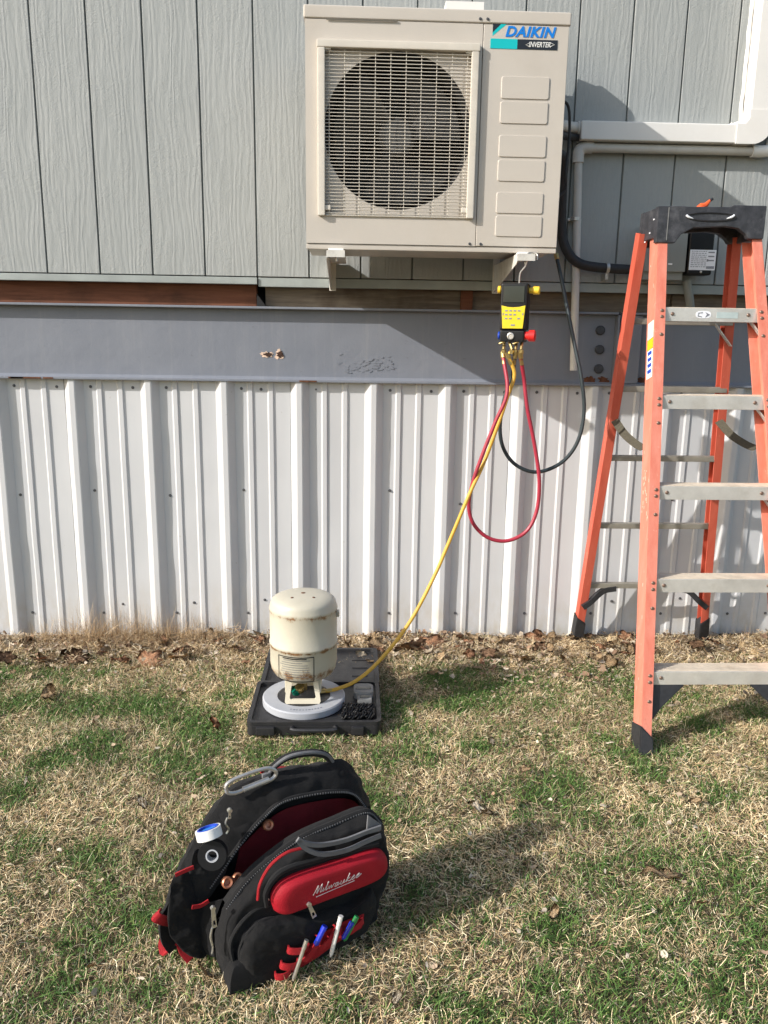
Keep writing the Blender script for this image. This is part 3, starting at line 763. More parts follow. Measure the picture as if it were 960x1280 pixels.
for i in range(14): box2(b, (la.x+lw*(.66+.022*i), -.0967, la.z-lh*.93), (la.x+lw*(.66+.022*i)+.0015, -.0961, la.z-lh*.80))
box2(b, (la.x+lw*.66, -.0967, la.z-lh*.57), (la.x+lw*.72, -.0961, la.z-lh*.46))
tag(build('print', b, M['ink'], lab), kind='stuff')
p = at(876, 341, -.095); b = B(); lathe(b, [(0, -.003), (.004, -.002), (.005, 0), (0, 0)], (p.x, -.095, sz0+.012), (0, 1, 0), 8); build('screw', b, M['galv'], e)

# ------------------------------------------------------------------ gauge manifold
MY = -.455
mc = at(643, 390, MY); mrot = Matrix.Rotation(R(-20), 3, 'Z')     # face turned a little left
man = empty('gauge_manifold', (mc.x, MY, mc.z-.095), 'digital gauge manifold with yellow face, hanging from the bracket', 'gauge')
def ML(x, y, z): return Vector((mc.x, MY, mc.z))+mrot@Vector((x, y, z))
def mbox(bm, x0, x1, y0, y1, z0, z1, bev=0.): box(bm, ML((x0+x1)/2, (y0+y1)/2, (z0+z1)/2), (x1-x0, y1-y0, z1-z0), mrot, bev)
b = B(); mbox(b, -.046, .046, -.025, .05, -.062, .095, .008); build('body', b, M['gloss'], man)
b = B(); mbox(b, -.042, .042, -.031, .045, -.102, -.0625, .006); build('valve_block', b, M['gloss'], man)
b = B(); mbox(b, -.036, .036, -.0275, -.024, .030, .086, .002); build('screen', b, M['lcd'], man)
b = B(); P = [(-.041, .021), (-.02, .016), (0, .0145), (.02, .016), (.041, .021), (.035, -.056), (-.035, -.056)]
prism(b, [ML(x, -.024, z) for x, z in P], 0, mrot@Vector((0, -.0045, 0)), .001); kp = build('keypad', b, M['yellow'], man)
b = B()
for i in range(3):
    for j in range(4):
        if (i+j) % 5 == 4: continue
        mbox(b, -.024+.0145*j-.004, -.024+.0145*j+.005, -.0296, -.0284, .004-.013*i-.003, .004-.013*i+.002)
for i in range(2):
    mbox(b, -.036+.068*i, -.033+.068*i, -.0296, -.0284, -.012, -.004)
mbox(b, -.006, .008, -.0296, -.0284, -.047, -.042)
tag(build('key_marks', b, M['ink'], kp), kind='stuff')
def knob(x0, x1, z, r, m_, y=.01):
    b = B(); a, c = ML(x0, y, z), ML(x1, y, z); L = (c-a).length
    lathe(b, [(0, 0), (r*.7, 0), (r*.72, L*.35), (r, L*.4), (r, L*.92), (r*.85, L), (r*.3, L), (r*.28, L*.8), (0, L*.8)], a, c-a, 14); return build('knob', b, M[m_], man)
knob(.046, .082, .072, .014, 'yellowknob'); knob(-.046, -.062, .075, .013, 'yellowknob')
knob(.042, .078, -.080, .020, 'red', -.012); knob(-.042, -.053, -.080, .014, 'bluep', .0)
b = B(); lathe(b, [(0, 0), (.011, 0), (.012, .004), (.009, .005), (.008, .002), (0, .002)], ML(-.004, -.031, -.082), mrot@Vector((0, -1, 0)), 16); build('sight_glass', b, M['galv'], man)
b = B(); tube(b, [ML(.01, .01, .094), ML(.012, .01, .13), (xb1-.004, -.455, ZL-.05), (xb1, -.462, ZL-.022), (xb1+.004, -.452, ZL-.008), (xb1+.02, -.45, ZL-.006), (xb1+.034, -.455, ZL-.012), (xb1+.034, -.458, ZL-.03)], .0028, 6, 4); build('hook', b, M['galv'], man)
# fittings
ports = [(-.030, .0), (-.010, -.012), (.012, .0), (.032, -.004)]
for i, (x, dy) in enumerate(ports):
    b = B(); a = ML(x, dy, -.102); c = ML(x+(.0 if i != 1 else .012), dy-.012, -.128)
    tube(b, [a, c], [.0055, .0055], 10); lathe(b, [(0, 0), (.009, 0), (.009, .014), (0, .014)], c, ML(x, dy-.012, -.2)-c, 6); build('port', b, M['brass'], man)
for i, x in enumerate((-.044, .004)):
    b = B(); cyl(b, ML(x, -.02, -.108), ML(x+.02, -.026, -.100), .0035, 8); build('core_lever', b, M['brass'], man)

def hose(name, label, pts, r, mat, fit=(True, True)):
    P = [Vector(p) for p in pts]; e = empty(name, P[len(P)//2], label, 'hose')
    b = B(); tube(b, P, r, 10, 10); build('hose', b, M[mat], e)
    for on, (p, q) in zip(fit, ((P[0], P[1]), (P[-1], P[-2]))):
        if not on: continue
        d = (q-p).normalized(); b = B()
        lathe(b, [(0, -.014), (.0088, -.014), (.0088, .006), (.0065, .008), (.0072, .03), (0, .03)], p, d, 10); build('fitting', b, M['brass'], e)
HY = MY-.01
def mp(i): x, dy = ports[i]; return ML(x, dy-.014, -.150)
hose('red_hose', 'red hose hanging in a long loop below the gauge manifold', [mp(0), at(634, 490, HY-.035), at(619, 528, HY-.04), at(604, 566, HY-.04), at(591, 603, HY-.035), at(586, 632, HY-.02), at(592, 655, HY-.02), at(610, 672, HY-.02), at(634, 676, HY-.02), at(658, 664, HY-.02), at(671, 638, HY-.02), at(674, 600, HY-.02), at(668, 555, HY-.015), at(659, 510, HY-.01), at(655, 475, HY), mp(3)], .0068, 'hose_red')
tank_c = Vector((-.15, -.70, 0))
hose('yellow_hose', 'yellow hose running from the gauge manifold down to the tank valve', [mp(1), at(643, 468, HY-.01), at(634, 497, HY-.012), at(624, 527, HY-.014), at(605, 578, HY-.02), at(588, 615, HY-.05), at(562, 676, HY-.06), at(542, 722, HY-.08), at(512, 778, HY-.12), at(475, 825, HY-.17), at(445, 851, HY-.20), at(418, 862, HY-.22), at(404, 864, HY-.23)], .0068, 'hose_yellow')
hose('black_hose', 'dark hose hanging from the unit in a wide loop to the gauge', [at(696, 322, -.30), at(701, 345, -.33), at(709, 385, -.36), at(718, 430, -.40), at(727, 475, -.43), at(730, 515, -.44), at(722, 552, -.45), at(702, 578, -.45), at(672, 590, -.45), at(646, 582, -.45), at(630, 562, -.45), at(625, 535, -.45), at(630, 500, -.45), at(640, 470, -.455), mp(2)], .0068, 'hose_black')

# ------------------------------------------------------------------ ladder
lad = empty('step_ladder', (1.23, -.52, 0), 'orange fibreglass step ladder with black top cap standing open by the wall', 'ladder')
def lerp3(a, c, t): return Vector(a).lerp(Vector(c), t)
def rail(a, c, inx, depth, flange, name='rail', t=.0055, fwd=(0, 1, 0), mat='orange'):
    """a,c: outer front corner at top / bottom; channel opens towards inx (+1/-1)"""
    a, c = Vector(a), Vector(c); ax = (c-a).normalized(); X = Vector((inx, 0, 0)); X = (X-ax*ax.dot(X)).normalized()
    Y = Vector(fwd); Y = (Y-ax*ax.dot(Y)-X*X.dot(Y)).normalized()
    q = [(0, 0), (flange, 0), (flange, t), (t, t), (t, depth-t), (flange, depth-t), (flange, depth), (0, depth)]
    b = B(); n = 7; rings = []
    for i in range(n+1):
        p = a.lerp(c, i/n); rings.append([b.verts.new(p+X*x+Y*y) for x, y in q])
    for i in range(n):
        for k in range(8): b.faces.new((rings[i][k], rings[i][(k+1) % 8], rings[i+1][(k+1) % 8], rings[i+1][k]))
    b.faces.new(rings[0][::-1]); b.faces.new(rings[-1])
    es = [e for e in b.edges if abs((e.verts[0].co-e.verts[1].co).normalized().dot(ax)) > .99]
    bmesh.ops.bevel(b, geom=es, offset=.0014, segments=2, affect='EDGES')
    return build(name, b, M[mat], lad), X, Y, ax
FLt, FLb = Vector((1.017, -.50, 1.64)), Vector((.9185, -.998, .018))
FRt, FRb = Vector((1.372, -.50, 1.64)), Vector((1.4375, -.998, .018))
RLt, RLb = Vector((.990, -.40, 1.645)), Vector((.9635, -.075, .075))
RRt, RRb = Vector((1.362, -.38, 1.645)), Vector((1.538, -.075, .075))
r1, X1, Y1, ax1 = rail(FLt, FLb, 1, .074, .034); r2, X2, Y2, ax2 = rail(FRt, FRb, -1, .074, .034)
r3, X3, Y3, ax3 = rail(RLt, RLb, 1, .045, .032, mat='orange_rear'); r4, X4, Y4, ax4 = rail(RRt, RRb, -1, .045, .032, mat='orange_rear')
def on(a, c, z): t = (a.z-z)/(a.z-c.z); return a.lerp(c, t)
b = B(); lathe(b, [(0, -.0035), (.004, -.003), (.0062, -.0008), (.0064, 0), (0, 0)], (0, 0, 0), (0, 1, 0), 8); rv = build('rivet', b, M['rivet'], None)
rivs = []
ZS = [.245, .528, .818, 1.107, 1.392]
for i, z in enumerate(ZS):
    l, r_ = on(FLt, FLb, z), on(FRt, FRb, z); l = l+Vector((.0058, .004, 0)); r_ = r_+Vector((-.0058, .004, 0))
    H = .044
    b = B(); box2(b, (l.x, l.y, z-H), (r_.x, l.y+.0035, z), .0012); box2(b, (l.x, l.y+.0035, z-.004), (r_.x, l.y+.072, z)); box2(b, (l.x, l.y+.0685, z-H), (r_.x, l.y+.072, z-.004))
    st = build('step', b, M['alu'], lad)
    b = B()
    for k in range(6): box2(b, (l.x+.002, l.y+.006+.011*k, z), (r_.x-.002, l.y+.0125+.011*k, z+.0022), .0008, 1)
    build('tread', b, M['tread'], st)
    for xx in (.055, -.055, ):
        p = (l.x+xx if xx > 0 else r_.x+xx, l.y, z-.02); rivs.append((p[0], p[1]-.0004, p[2]))
    for zz in (z-.010, z-.030, z-.088):
        for (t_, b_, o) in ((FLt, FLb, .022), (FRt, FRb, -.022)):
            p = on(t_, b_, zz); rivs.append((p.x+o, p.y-.0002, zz))
    if i > 0:
        for (s_, e_, sg) in ((l, FLb, 1), (r_, FRb, -1)):
            b = B(); tube(b, [(s_.x+sg*.062, s_.y+.03, z-.006), (s_.x+sg*.003, s_.y+.03-.02, z-.085)], 1, flat=(.020, .003, (sg, 0, -.8))); build('knee_brace', b, M['alu'], lad)
    else:
        for (s_, sg) in ((l, 1), (r_, -1)):
            b = B(); P = [(.002, -.04), (.135, -.046), (.105, -.072), (.060, -.112), (.016, -.165), (.002, -.165)]
            prism(b, [(s_.x+sg*x, s_.y+.002+(zq+.04)*.30, z+zq) for x, zq in P], 0, (0, .045, 0), .003); build('corner_brace', b, M['blackplastic'], lad)
copies(rv, rivs, lad)
# rear rungs
for i, z in enumerate((1.353, 1.105, .832, .545, .272)):
    l, r_ = on(RLt, RLb, z), on(RRt, RRb, z); y = l.y+.012
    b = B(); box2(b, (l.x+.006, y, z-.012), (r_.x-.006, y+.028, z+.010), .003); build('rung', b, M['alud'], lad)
    if i == 4:
        for s_, sg in ((l, 1), (r_, -1)):
            b = B(); tube(b, [(s_.x+sg*.145, y+.006, z-.012), (s_.x+sg*.09, y+.006, z-.025), (s_.x+sg*.04, y, z-.07), (s_.x+sg*.008, y, z-.095)], 1, smooth=5, flat=(.02, .022, (0, 0, 1))); build('rear_brace', b, M['blackplastic'], lad)
    if i == 0:
        b = B(); tube(b, [(r_.x-.075, y, z-.006), (r_.x-.008, y, z-.085)], 1, flat=(.02, .003, (1, 0, .8))); build('knee_brace', b, M['alu'], lad)
# feet
def foot(c, ax, X, Y, depth, w_, h, name='foot'):
    b = B(); c = Vector(c); d = ax
    p = [c+X*(-.004)+Y*(-.005), c+X*(w_+.004)+Y*(-.005), c+X*(w_+.004)+Y*(depth+.005), c+X*(-.004)+Y*(depth+.005)]
    lo = []
    for q in p:
        g = q+d*((q.z-(tz(q.x, q.y)-.004))/-d.z if abs(d.z) > .1 else 0); g.z = tz(c.x, c.y)+.002; lo.append(g)
    ce = sum(lo, Vector())/4; lo = [ce+(g-ce)*1.06 for g in lo]; lo = [Vector((g.x, g.y, min(g.z, .02))) for g in lo]
    up = [q-d*h*f for q, f in zip(p, (1, .45, .45, 1))]
    vs = [b.verts.new(q) for q in lo]+[b.verts.new(q) for q in up]
    b.faces.new(vs[:4][::-1]); b.faces.new(vs[4:])
    for k in range(4): b.faces.new((vs[k], vs[(k+1) % 4], vs[4+(k+1) % 4], vs[4+k]))
    bmesh.ops.bevel(b, geom=list(b.edges), offset=.003, segments=2, affect='EDGES')
    build(name, b, M['rubber'], lad)
foot(FLb, ax1, X1, Y1, .074, .034, .072); foot(FRb, ax2, X2, Y2, .074, .034, .072)
foot(RLb, ax3, X3, Y3, .045, .032, .05); foot(RRb, ax4, X4, Y4, .045, .032, .05)
# top cap
cx0, cx1, cy0, cy1 = 1.006, 1.372, -.516, -.345
zt = 1.722
b = B(); Pf = [(cx0, 1.604), (cx0+.066, 1.604), (cx0+.085, 1.632), (cx0+.125, 1.654), (cx1-.135, 1.660), (cx1-.09, 1.655), (cx1-.06, 1.635), (cx1-.052, 1.622), (cx1, 1.622), (cx1, zt+.006), (cx1-.11, zt+.006), (cx1-.125, zt), (cx0+.10, zt-.002), (cx0+.085, zt), (cx0, zt-.002)]
prism(b, [(x, cy0, z) for x, z in Pf], 0, (0, .026, 0), .004)
prism(b, [(x, cy1, z) for x, z in Pf], 0, (0, -.03, 0), .004)
box2(b, (cx0+.004, cy0+.02, zt-.022), (cx1-.004, cy1-.02, zt-.004), .002)
for xx in (cx0, cx1-.028): box2(b, (xx+.0015, cy0+.008, 1.622), (xx+.0265, cy1-.008, zt-.004), .003)
cap = build('top_cap', b, M['cap'], lad)
def capc(u, v): return at(u, v, cy0)
b = B(); c = capc(889, 271); n = 28
lo = [(c.x+.083*math.cos(2*math.pi*k/n), cy0-.001, c.z+.013*math.sin(2*math.pi*k/n)) for k in range(n)]
tube(b, lo+[lo[0]], .0028, 6, caps=False); build('handle_slot', b, M['blackplastic'], cap)
for (u, s_) in ((862, 1), (913, -1)):
    c = capc(u, 271); b = B(); tube(b, [(c.x-.012*s_, cy0-.0018, c.z+.005), (c.x-.004*s_, cy0-.0018, c.z-.001), (c.x+.012*s_, cy0-.0018, c.z-.006)], [.0038, .0042, .0015], 7, 4); build('scuff_highlight', b, M['label'], cap)  # white strokes paint in the slot's highlights along with scratches
c = capc(823, 280)
b = B()
for k, (dy, dz) in enumerate(((.03, .02), (.06, -.02), (.10, -.045))): box2(b, (cx0-.0012, cy0+dy, 1.66+dz), (cx0+.001, cy0+dy+.008, 1.664+dz))
build('scuff_highlight', b, M['label'], cap)  # white scuff flecks on the left side of the cap
b = B(); box2(b, (cx0+.034, cy0-.0012, 1.612), (cx0+.0365, cy0+.001, zt-.006)); build('moulding_seam', b, M['handset'], cap)
# stickers on the left rail and on the upper step
def sidepatch(z0, z1, y0, y1, mat):
    b = B(); p0, p1 = on(FLt, FLb, z0), on(FLt, FLb, z1)
    vs = [p0+Y1*y0-X1*.0012, p0+Y1*y1-X1*.0012, p1+Y1*y1-X1*.0012, p1+Y1*y0-X1*.0012]
    prism(b, vs, 0, X1*.0022); return build('sticker', b, M[mat], lad)
sidepatch(1.355, 1.30, .012, .06, 'white'); sidepatch(1.298, 1.265, .012, .06, 'yellow'); sidepatch(1.263, 1.17, .012, .06, 'white'); 
r = random.Random(12); b = B()
for k in range(34):
    z_ = r.choice((r.gauss(.82, .05), r.gauss(.82, .05), r.uniform(.1, 1.6))); p_ = on(FLt, FLb, z_); L_ = r.uniform(.002, .016); y_ = r.uniform(.004, .06); o_ = X1*.0006
    prism(b, [p_+Y1*y_-o_, p_+Y1*(y_+r.uniform(.001, .004))-o_, p_+ax1*L_+Y1*(y_+r.uniform(.001, .003))-o_, p_+ax1*L_+Y1*y_-o_], 0, X1*.001)
tag(build('paint_scuffs', b, M['tread'], lad, 0), kind='stuff')
b = B(); p0, p1 = on(FLt, FLb, 1.26), on(FLt, FLb, 1.18)
for k in range(4):
    a_, c_ = p0.lerp(p1, k/4+.02), p0.lerp(p1, k/4+.17)
    prism(b, [a_+Y1*.02-X1*.0016, a_+Y1*.054-X1*.0016, c_+Y1*.05-X1*.0016, c_+Y1*.018-X1*.0016], 0, X1*.0008)
build('sticker_print', b, M['bluep'], lad)
sy = on(FLt, FLb, ZS[4]).y+.004
c0, c1 = at(871, 383, sy), at(890, 379, sy)
b = B(); pts = []
for k in range(20):
    a = 2*math.pi*k/20; pts.append(((c0.x+c1.x)/2+.026*math.copysign(abs(math.cos(a))**.6, math.cos(a)), sy+.001, ZS[4]-.021+.012*math.copysign(abs(math.sin(a))**.8, math.sin(a))))
prism(b, pts, 0, (0, -.0018, 0)); stk = build('sticker', b, M['label'], lad)
b = B(); xx = (c0.x+c1.x)/2
tube(b, [(xx-.004, sy-.0012, ZS[4]-.014), (xx-.018, sy-.0012, ZS[4]-.016), (xx-.019, sy-.0012, ZS[4]-.026), (xx-.006, sy-.0012, ZS[4]-.028)], .0013, 5)
prism(b, [(xx+.006, sy-.0008, ZS[4]-.013), (xx+.022, sy-.0008, ZS[4]-.021), (xx+.006, sy-.0008, ZS[4]-.030), (xx+.011, sy-.0008, ZS[4]-.021)], 0, (0, -.0008, 0)); build('sticker_print', b, M['ink'], stk)
b = B(); box2(b, (xx+.045, sy-.0006, ZS[4]-.032), (xx+.118, sy+.001, ZS[4]-.012)); build('sticker', b, plain('pale_blue_print', (.42, .50, .50), .5), lad)
# webbing straps between the rails
def strap(pts, tagp):
    b = B(); tube(b, pts, 1, smooth=6, flat=(.030, .0025, (-.5, 0, .9))); build('strap', b, M['olive'], lad)
pr, pf = on(RLt, RLb, .985), on(FLt, FLb, .945)
strap([pr+Vector((.018, -.003, 0)), pr.lerp(pf, .3)+Vector((.02, 0, -.03)), pr.lerp(pf, .7)+Vector((.02, 0, -.035)), pf+Vector((.02, .075, -.005))], 0)
pr, pf = on(RRt, RRb, .985), on(FRt, FRb, .955)
strap([pr+Vector((-.03, -.003, 0)), pr.lerp(pf, .3)+Vector((-.02, 0, -.035)), pr.lerp(pf, .7)+Vector((-.016, 0, -.04)), pf+Vector((-.012, .075, -.005))], 0)
p = pr.lerp(pf, .78)+Vector((-.016, 0, -.036)); b = B(); box(b, p, (.012, .014, .036), None, .002); build('strap_buckle', b, M['galv'], lad)
# orange nozzle lying on the cap
p = at(880, 257, -.43); e = empty('marker_clip', (p.x, -.43, zt), 'small orange clip with dark tip sticking up on the ladder cap', 'clip')
b = B(); tube(b, [(p.x-.022, -.43, zt+.002), (p.x-.008, -.43, zt+.012), (p.x+.006, -.43, zt+.018), (p.x+.02, -.43, zt+.034)], [.010, .012, .009, .004], 10, 3); build('body', b, plain('clip_orange', (.70, .10, .02), .4), e)
b = B(); tube(b, [(p.x+.019, -.43, zt+.032), (p.x+.028, -.43, zt+.039)], .005, 8); build('tip', b, M['blackplastic'], e)

# ------------------------------------------------------------------ scale case and tank
CZ = .006
sc0 = Vector((-.12, -.55, 0))
case = empty('scale_case', sc0, 'open black plastic scale case lying flat on the grass', 'case')
bx = (-.342, .098); by0, bym, by1 = -.884, -.562, -.215
H = .048
def rrect(x0, x1, y0, y1, z, r=.02, n=5):
    P = []
    for (cx_, cy_, a0) in ((x1-r, y1-r, 0), (x0+r, y1-r, 90), (x0+r, y0+r, 180), (x1-r, y0+r, 270)):
        for k in range(n): a = R(a0+90*k/(n-1)); P.append((cx_+r*math.cos(a), cy_+r*math.sin(a), z))
    return P
b = B(); prism(b, rrect(bx[0], bx[1], by0, bym, CZ), 0, (0, 0, H-.012), .004)
out = rrect(bx[0], bx[1], by0, bym, CZ+H-.0115); inn = rrect(bx[0]+.014, bx[1]-.014, by0+.014, bym-.014, CZ+H-.0115, .014)
holed(b, out, inn, (0, 0, .0115)); tray = build('base_tray', b, M['case'], case)
b = B(); prism(b, rrect(bx[0]+.006, bx[1]+.004, bym+.006, by1, CZ), 0, (0, 0, .022), .004)
out = rrect(bx[0]+.006, bx[1]+.004, bym+.006, by1, CZ+.0223); inn = rrect(bx[0]+.022, bx[1]-.012, bym+.022, by1-.016, CZ+.0223, .014)
holed(b, out, inn, (0, 0, .012)); build('lid', b, M['case'], case)
for i in range(3):
    b = B(); box2(b, (.0, -.47+.075*i, CZ+.022), (.06, -.466+.075*i, CZ+.0255), .001); build('lid_rib', b, M['case'], case)
for xx in (-.27, -.02):
    b = B(); box2(b, (xx-.035, bym-.01, CZ+.012), (xx+.035, bym+.014, CZ+.034), .006); build('hinge', b, M['case'], case)
for (x0, x1) in ((-.31, -.25), (.0, .04)):
    b = B(); box2(b, (x0, by0-.012, CZ+.006), (x1, by0+.002, CZ+.034), .004); build('latch', b, M['case'], case)
b = B(); tube(b, [(-.19, by0+.004, CZ+.03), (-.185, by0-.016, CZ+.028), (-.06, by0-.016, CZ+.028), (-.055, by0+.004, CZ+.03)], .007, 8, 4); build('carry_handle', b, M['case'], case)
tx, ty = -.165, -.712; PZ = CZ+H-.012
b = B(); lathe(b, [(.0, 0), (.138, 0), (.142, .004), (.142, .024), (.138, .028), (.092, .028), (.090, .0245), (0, .0245)], (tx, ty, PZ), (0, 0, 1), 56)
plat = build('weighing_platform', b, M['platform'], case)
b = B(); lathe(b, [(0, 0), (.0895, 0), (.0895, .002), (0, .0022)], (tx, ty, PZ+.0245), (0, 0, 1), 48); build('platform_mat', b, M['case'], case)
b = B(); rr_ = random.Random(8)
for k in range(11):
    a = R(-108+5.0*k); c = Vector((tx+.118*math.cos(a), ty+.118*math.sin(a), PZ+.0283))
    box(b, c, (rr_.uniform(.004, .008), .006, .0006), Matrix.Rotation(a+math.pi/2, 3, 'Z'))
tag(build('printed_marks', b, M['ink'], plat), kind='stuff')
# flat dark sheet painted as a recess's shade; coiled lead, handset
b = B(); box2(b, (-.035, by0+.018, PZ), (.082, -.742, PZ+.002)); build('recess_dark', b, M['dark'], case)
rr_ = random.Random(3); b = B(); pts = []
for k in range(230):
    t = k/229; row = int(t*6); f = t*6-row; xx = -.030+.104*(f if row % 2 == 0 else 1-f); yy = by0+.030+.095*(row+.5*f)/6+rr_.uniform(-.004, .004)
    a = k*1.9; pts.append((xx+.006*math.cos(a), yy+.008*math.sin(a), PZ+.012+.008*math.cos(a)+rr_.uniform(-.002, .006)))
tube(b, pts, .0032, 6, 3)
cc = build('coiled_lead', b, M['gloss'], None, 60, base=(.04, -.80, PZ)); tag(cc, 'coiled black lead bundled in the front corner of the case', 'cable')
e = empty('scale_handset', (.045, -.665, PZ), 'grey scale handset standing in the case beside the platform', 'handset')
b = B(); prism(b, [(x, y, z) for x, y, z in rrect(.006, .076, -.70, -.62, PZ, .02)], 0, (0, 0, .028), .004); build('body', b, M['handset'], e)
b = B(); box2(b, (.020, -.735, PZ), (.070, -.70, PZ+.022), .005); build('grip', b, M['handset'], e)
b = B(); box2(b, (.014, -.672, PZ+.0275), (.068, -.654, PZ+.0295), .001); build('display', b, M['lcd'], e)
b = B(); box2(b, (.028, -.725, PZ+.0215), (.062, -.708, PZ+.0235), .001); build('display', b, M['lcd'], e)

# tank upside down on its collar
TZ = PZ+.027
tank = empty('refrigerant_tank', (tx, ty, TZ), 'rusty cream refrigerant tank standing upside down on the scale', 'tank')
def tzp(v): return at(375, v, ty-.09).z
TR = .1135; zb = TZ+.074
ztop = at(375, 741, ty).z; zs1 = at(375, 773, ty-TR).z; zm = at(375, 816, ty-TR).z
prof = [(0, zb-.004), (.05, zb-.003), (.080, zb+.004), (.100, zb+.018), (.110, zb+.036), (TR, zb+.056), (TR, zm-.006), (TR+.0022, zm-.003), (TR+.0022, zm+.004), (TR, zm+.007), (TR, zs1-.006), (TR+.0018, zs1), (TR+.0004, zs1+.006), (TR-.004, zs1+.02)]
hd_ = ztop-zs1-.02
for k in range(1, 9):
    a = R(90*k/8); prof.append(((TR-.004)*math.cos(a)**.75 if k < 8 else 0, zs1+.02+hd_*math.sin(a)))
b = B(); lathe(b, [(r_, z-TZ) for r_, z in prof], (tx, ty, TZ), (0, 0, 1), 56); build('body', b, M['tank'], tank, 50)
b = B()
for k, (a, rr) in enumerate(((232, .055), (312, .055))):
    lathe(b, [(.0055, -.001), (.0045, .0015), (0, .002)], (tx+rr*math.cos(R(a)), ty+rr*math.sin(R(a)), zs1+.02+hd_*(.905 if rr < .06 else .865)), (0, 0, 1), 9)
lathe(b, [(.009, -.001), (.008, .002), (.005, .003), (0, .002)], (tx, ty, ztop-.002), (0, 0, 1), 12)
build('weld_dimple', b, M['rust'], tank)
# collar handle: two legs and a foot bar, front and back
for sg in (-1, 1):
    b = B(); yy = ty+sg*.052
    fr = [(-.052, .090), (-.060, .01), (-.056, .002), (.056, .002), (.060, .01), (.050, .090)]
    ir = [(-.036, .074), (-.044, .022), (-.040, .017), (.040, .017), (.044, .022), (.034, .074)]
    holed(b, [(tx+x, yy-.004+(.02*(1-z/.09))*sg, TZ+z) for x, z in fr], [(tx+x, yy-.004+(.02*(1-z/.09))*sg, TZ+z) for x, z in ir], (0, .008, 0)); build('collar_handle', b, M['tankw'], tank)
for sg in (-1, 1):
    b = B(); box2(b, (tx+sg*.056-.005, ty-.05, TZ+.03), (tx+sg*.056+.005, ty+.05, TZ+.092), .003); build('collar_side', b, M['tankw'], tank)
b = B(); cyl(b, (tx, ty, TZ+.02), (tx, ty, zb), .012, 12); lathe(b, [(0, 0), (.016, 0), (.018, .008), (.016, .02), (0, .02)], (tx-.012, ty-.03, TZ+.03), (0, -.4, 1), 10); va = build('valve', b, M['brass'], tank)
b = B(); lathe(b, [(0, 0), (.014, 0), (.017, .006), (.017, .022), (0, .024)], (tx-.022, ty-.028, TZ+.020), (-.2, -.5, 1), 10); build('valve_knob', b, M['green'], tank)
b = B(); tube(b, [(tx, ty, TZ+.045), (tx+.03, ty-.0, TZ+.06), (tx+.065, ty+.0, TZ+.07)], .007, 8); build('valve_outlet', b, M['brass'], tank)
# label wrapped round the shell
def wrap(name, a0, a1, z0, z1, mat, rr, parent):
    b = B(); n = 14; G = [[b.verts.new((tx+rr*math.cos(a0+(a1-a0)*i/n), ty+rr*math.sin(a0+(a1-a0)*i/n), z)) for z in (z0, z1)] for i in range(n+1)]
    f_ = [b.faces.new((G[i][0], G[i+1][0], G[i+1][1], G[i][1])) for i in range(n)]
    bmesh.ops.solidify(b, geom=f_, thickness=.0008); return build(name, b, M[mat], parent)
a0, a1 = R(-133), R(-69)
lz0_, lz1_ = at(375, 853, ty-TR).z, at(375, 822, ty-TR).z
rl = TR+.0012
for (p0, p1, q0, q1) in ((a0, a1, lz0_, lz0_+.003), (a0, a1, lz1_-.003, lz1_), (a0, a0+.02, lz0_, lz1_), (a1-.02, a1, lz0_, lz1_)): wrap('label_border', p0, p1, q0, q1, 'blackprint', rl, tank)
rr_ = random.Random(6)
for i in range(8):
    s_ = rr_.uniform(.1, .4); e_ = rr_.uniform(.6, .95); z = lz1_-.012-.0080*i
    wrap('label_line', a0+(a1-a0)*s_*.5, a0+(a1-a0)*e_, z-.0016, z, 'ink', rl, tank)
wrap('label_line', a0+(a1-a0)*.15, a0+(a1-a0)*.8, lz1_-.0085, lz1_-.005, 'blackprint', rl+.0002, tank)
b = B(); box2(b, (tx+TR-.002, ty-.02, zs1-.03), (tx+TR+.008, ty+.0, zs1-.008), .003); build('relief_plug', b, M['galv'], tank)

# ------------------------------------------------------------------ backpack
O = Vector((-.25, -1.915, 0)); AN = R(27)
BU = Vector((math.cos(AN), math.sin(AN), 0)); BV = Vector((-math.sin(AN), math.cos(AN), 0)); BN = -BV
def bl(x, y, z): return O+BU*x+BV*y+Vector((0, 0, z))
def bp(u, v, yb):                       # photo direction met with an upright plane yb behind the bag's front foot
    d = Vector(ray(u, v)); C = Vector(EYEP); t = ((O-C).dot(BV)+yb)/d.dot(BV); return C+d*t
bag = empty('tool_backpack', O+BU*.16+BV*.1, 'black and red tool backpack standing open on the grass', 'backpack')
FOLD = bpy.data.textures.new('cloth_folds', 'CLOUDS'); FOLD.noise_scale = .042; FOLD.noise_depth = 2
def lin(P, n=3):
    P = [Vector(p) for p in P]; return [P[i].lerp(P[(i+1) % len(P)], k/n) for i in range(len(P)) for k in range(n)]
def bbuild(name, b, mat, parent=None, sm=40, sub=0):
    o = build(name, b, M[mat], parent or bag, sm)
    if sub:
        m = o.modifiers.new('sub', 'SUBSURF'); m.levels = sub; m.render_levels = sub
        d = o.modifiers.new('folds', 'DISPLACE'); d.texture = FOLD; d.strength = .014; d.mid_level = .5; d.texture_coords = 'LOCAL'
        for p_ in o.data.polygons: p_.use_smooth = True
    return o
exec_bag = True
# back shell outline (tall rear panel)
yB = .155
back = [(212, 1186), (206, 1140), (216, 1100), (236, 1062), (262, 1018), (290, 985), (335, 966), (390, 957), (436, 951), (448, 975), (464, 1010), (477, 1045), (474, 1090), (466, 1130), (430, 1165), (330, 1195), (250, 1204)]
backP = [bp(u, v, yB) for u, v in back]
for p in backP: p.z = max(p.z, .004)
b = B(); pillow(b, lin(backP), BV, .045, .22, 4, back=.004); bbuild('back_panel', b, 'cloth', sub=2)
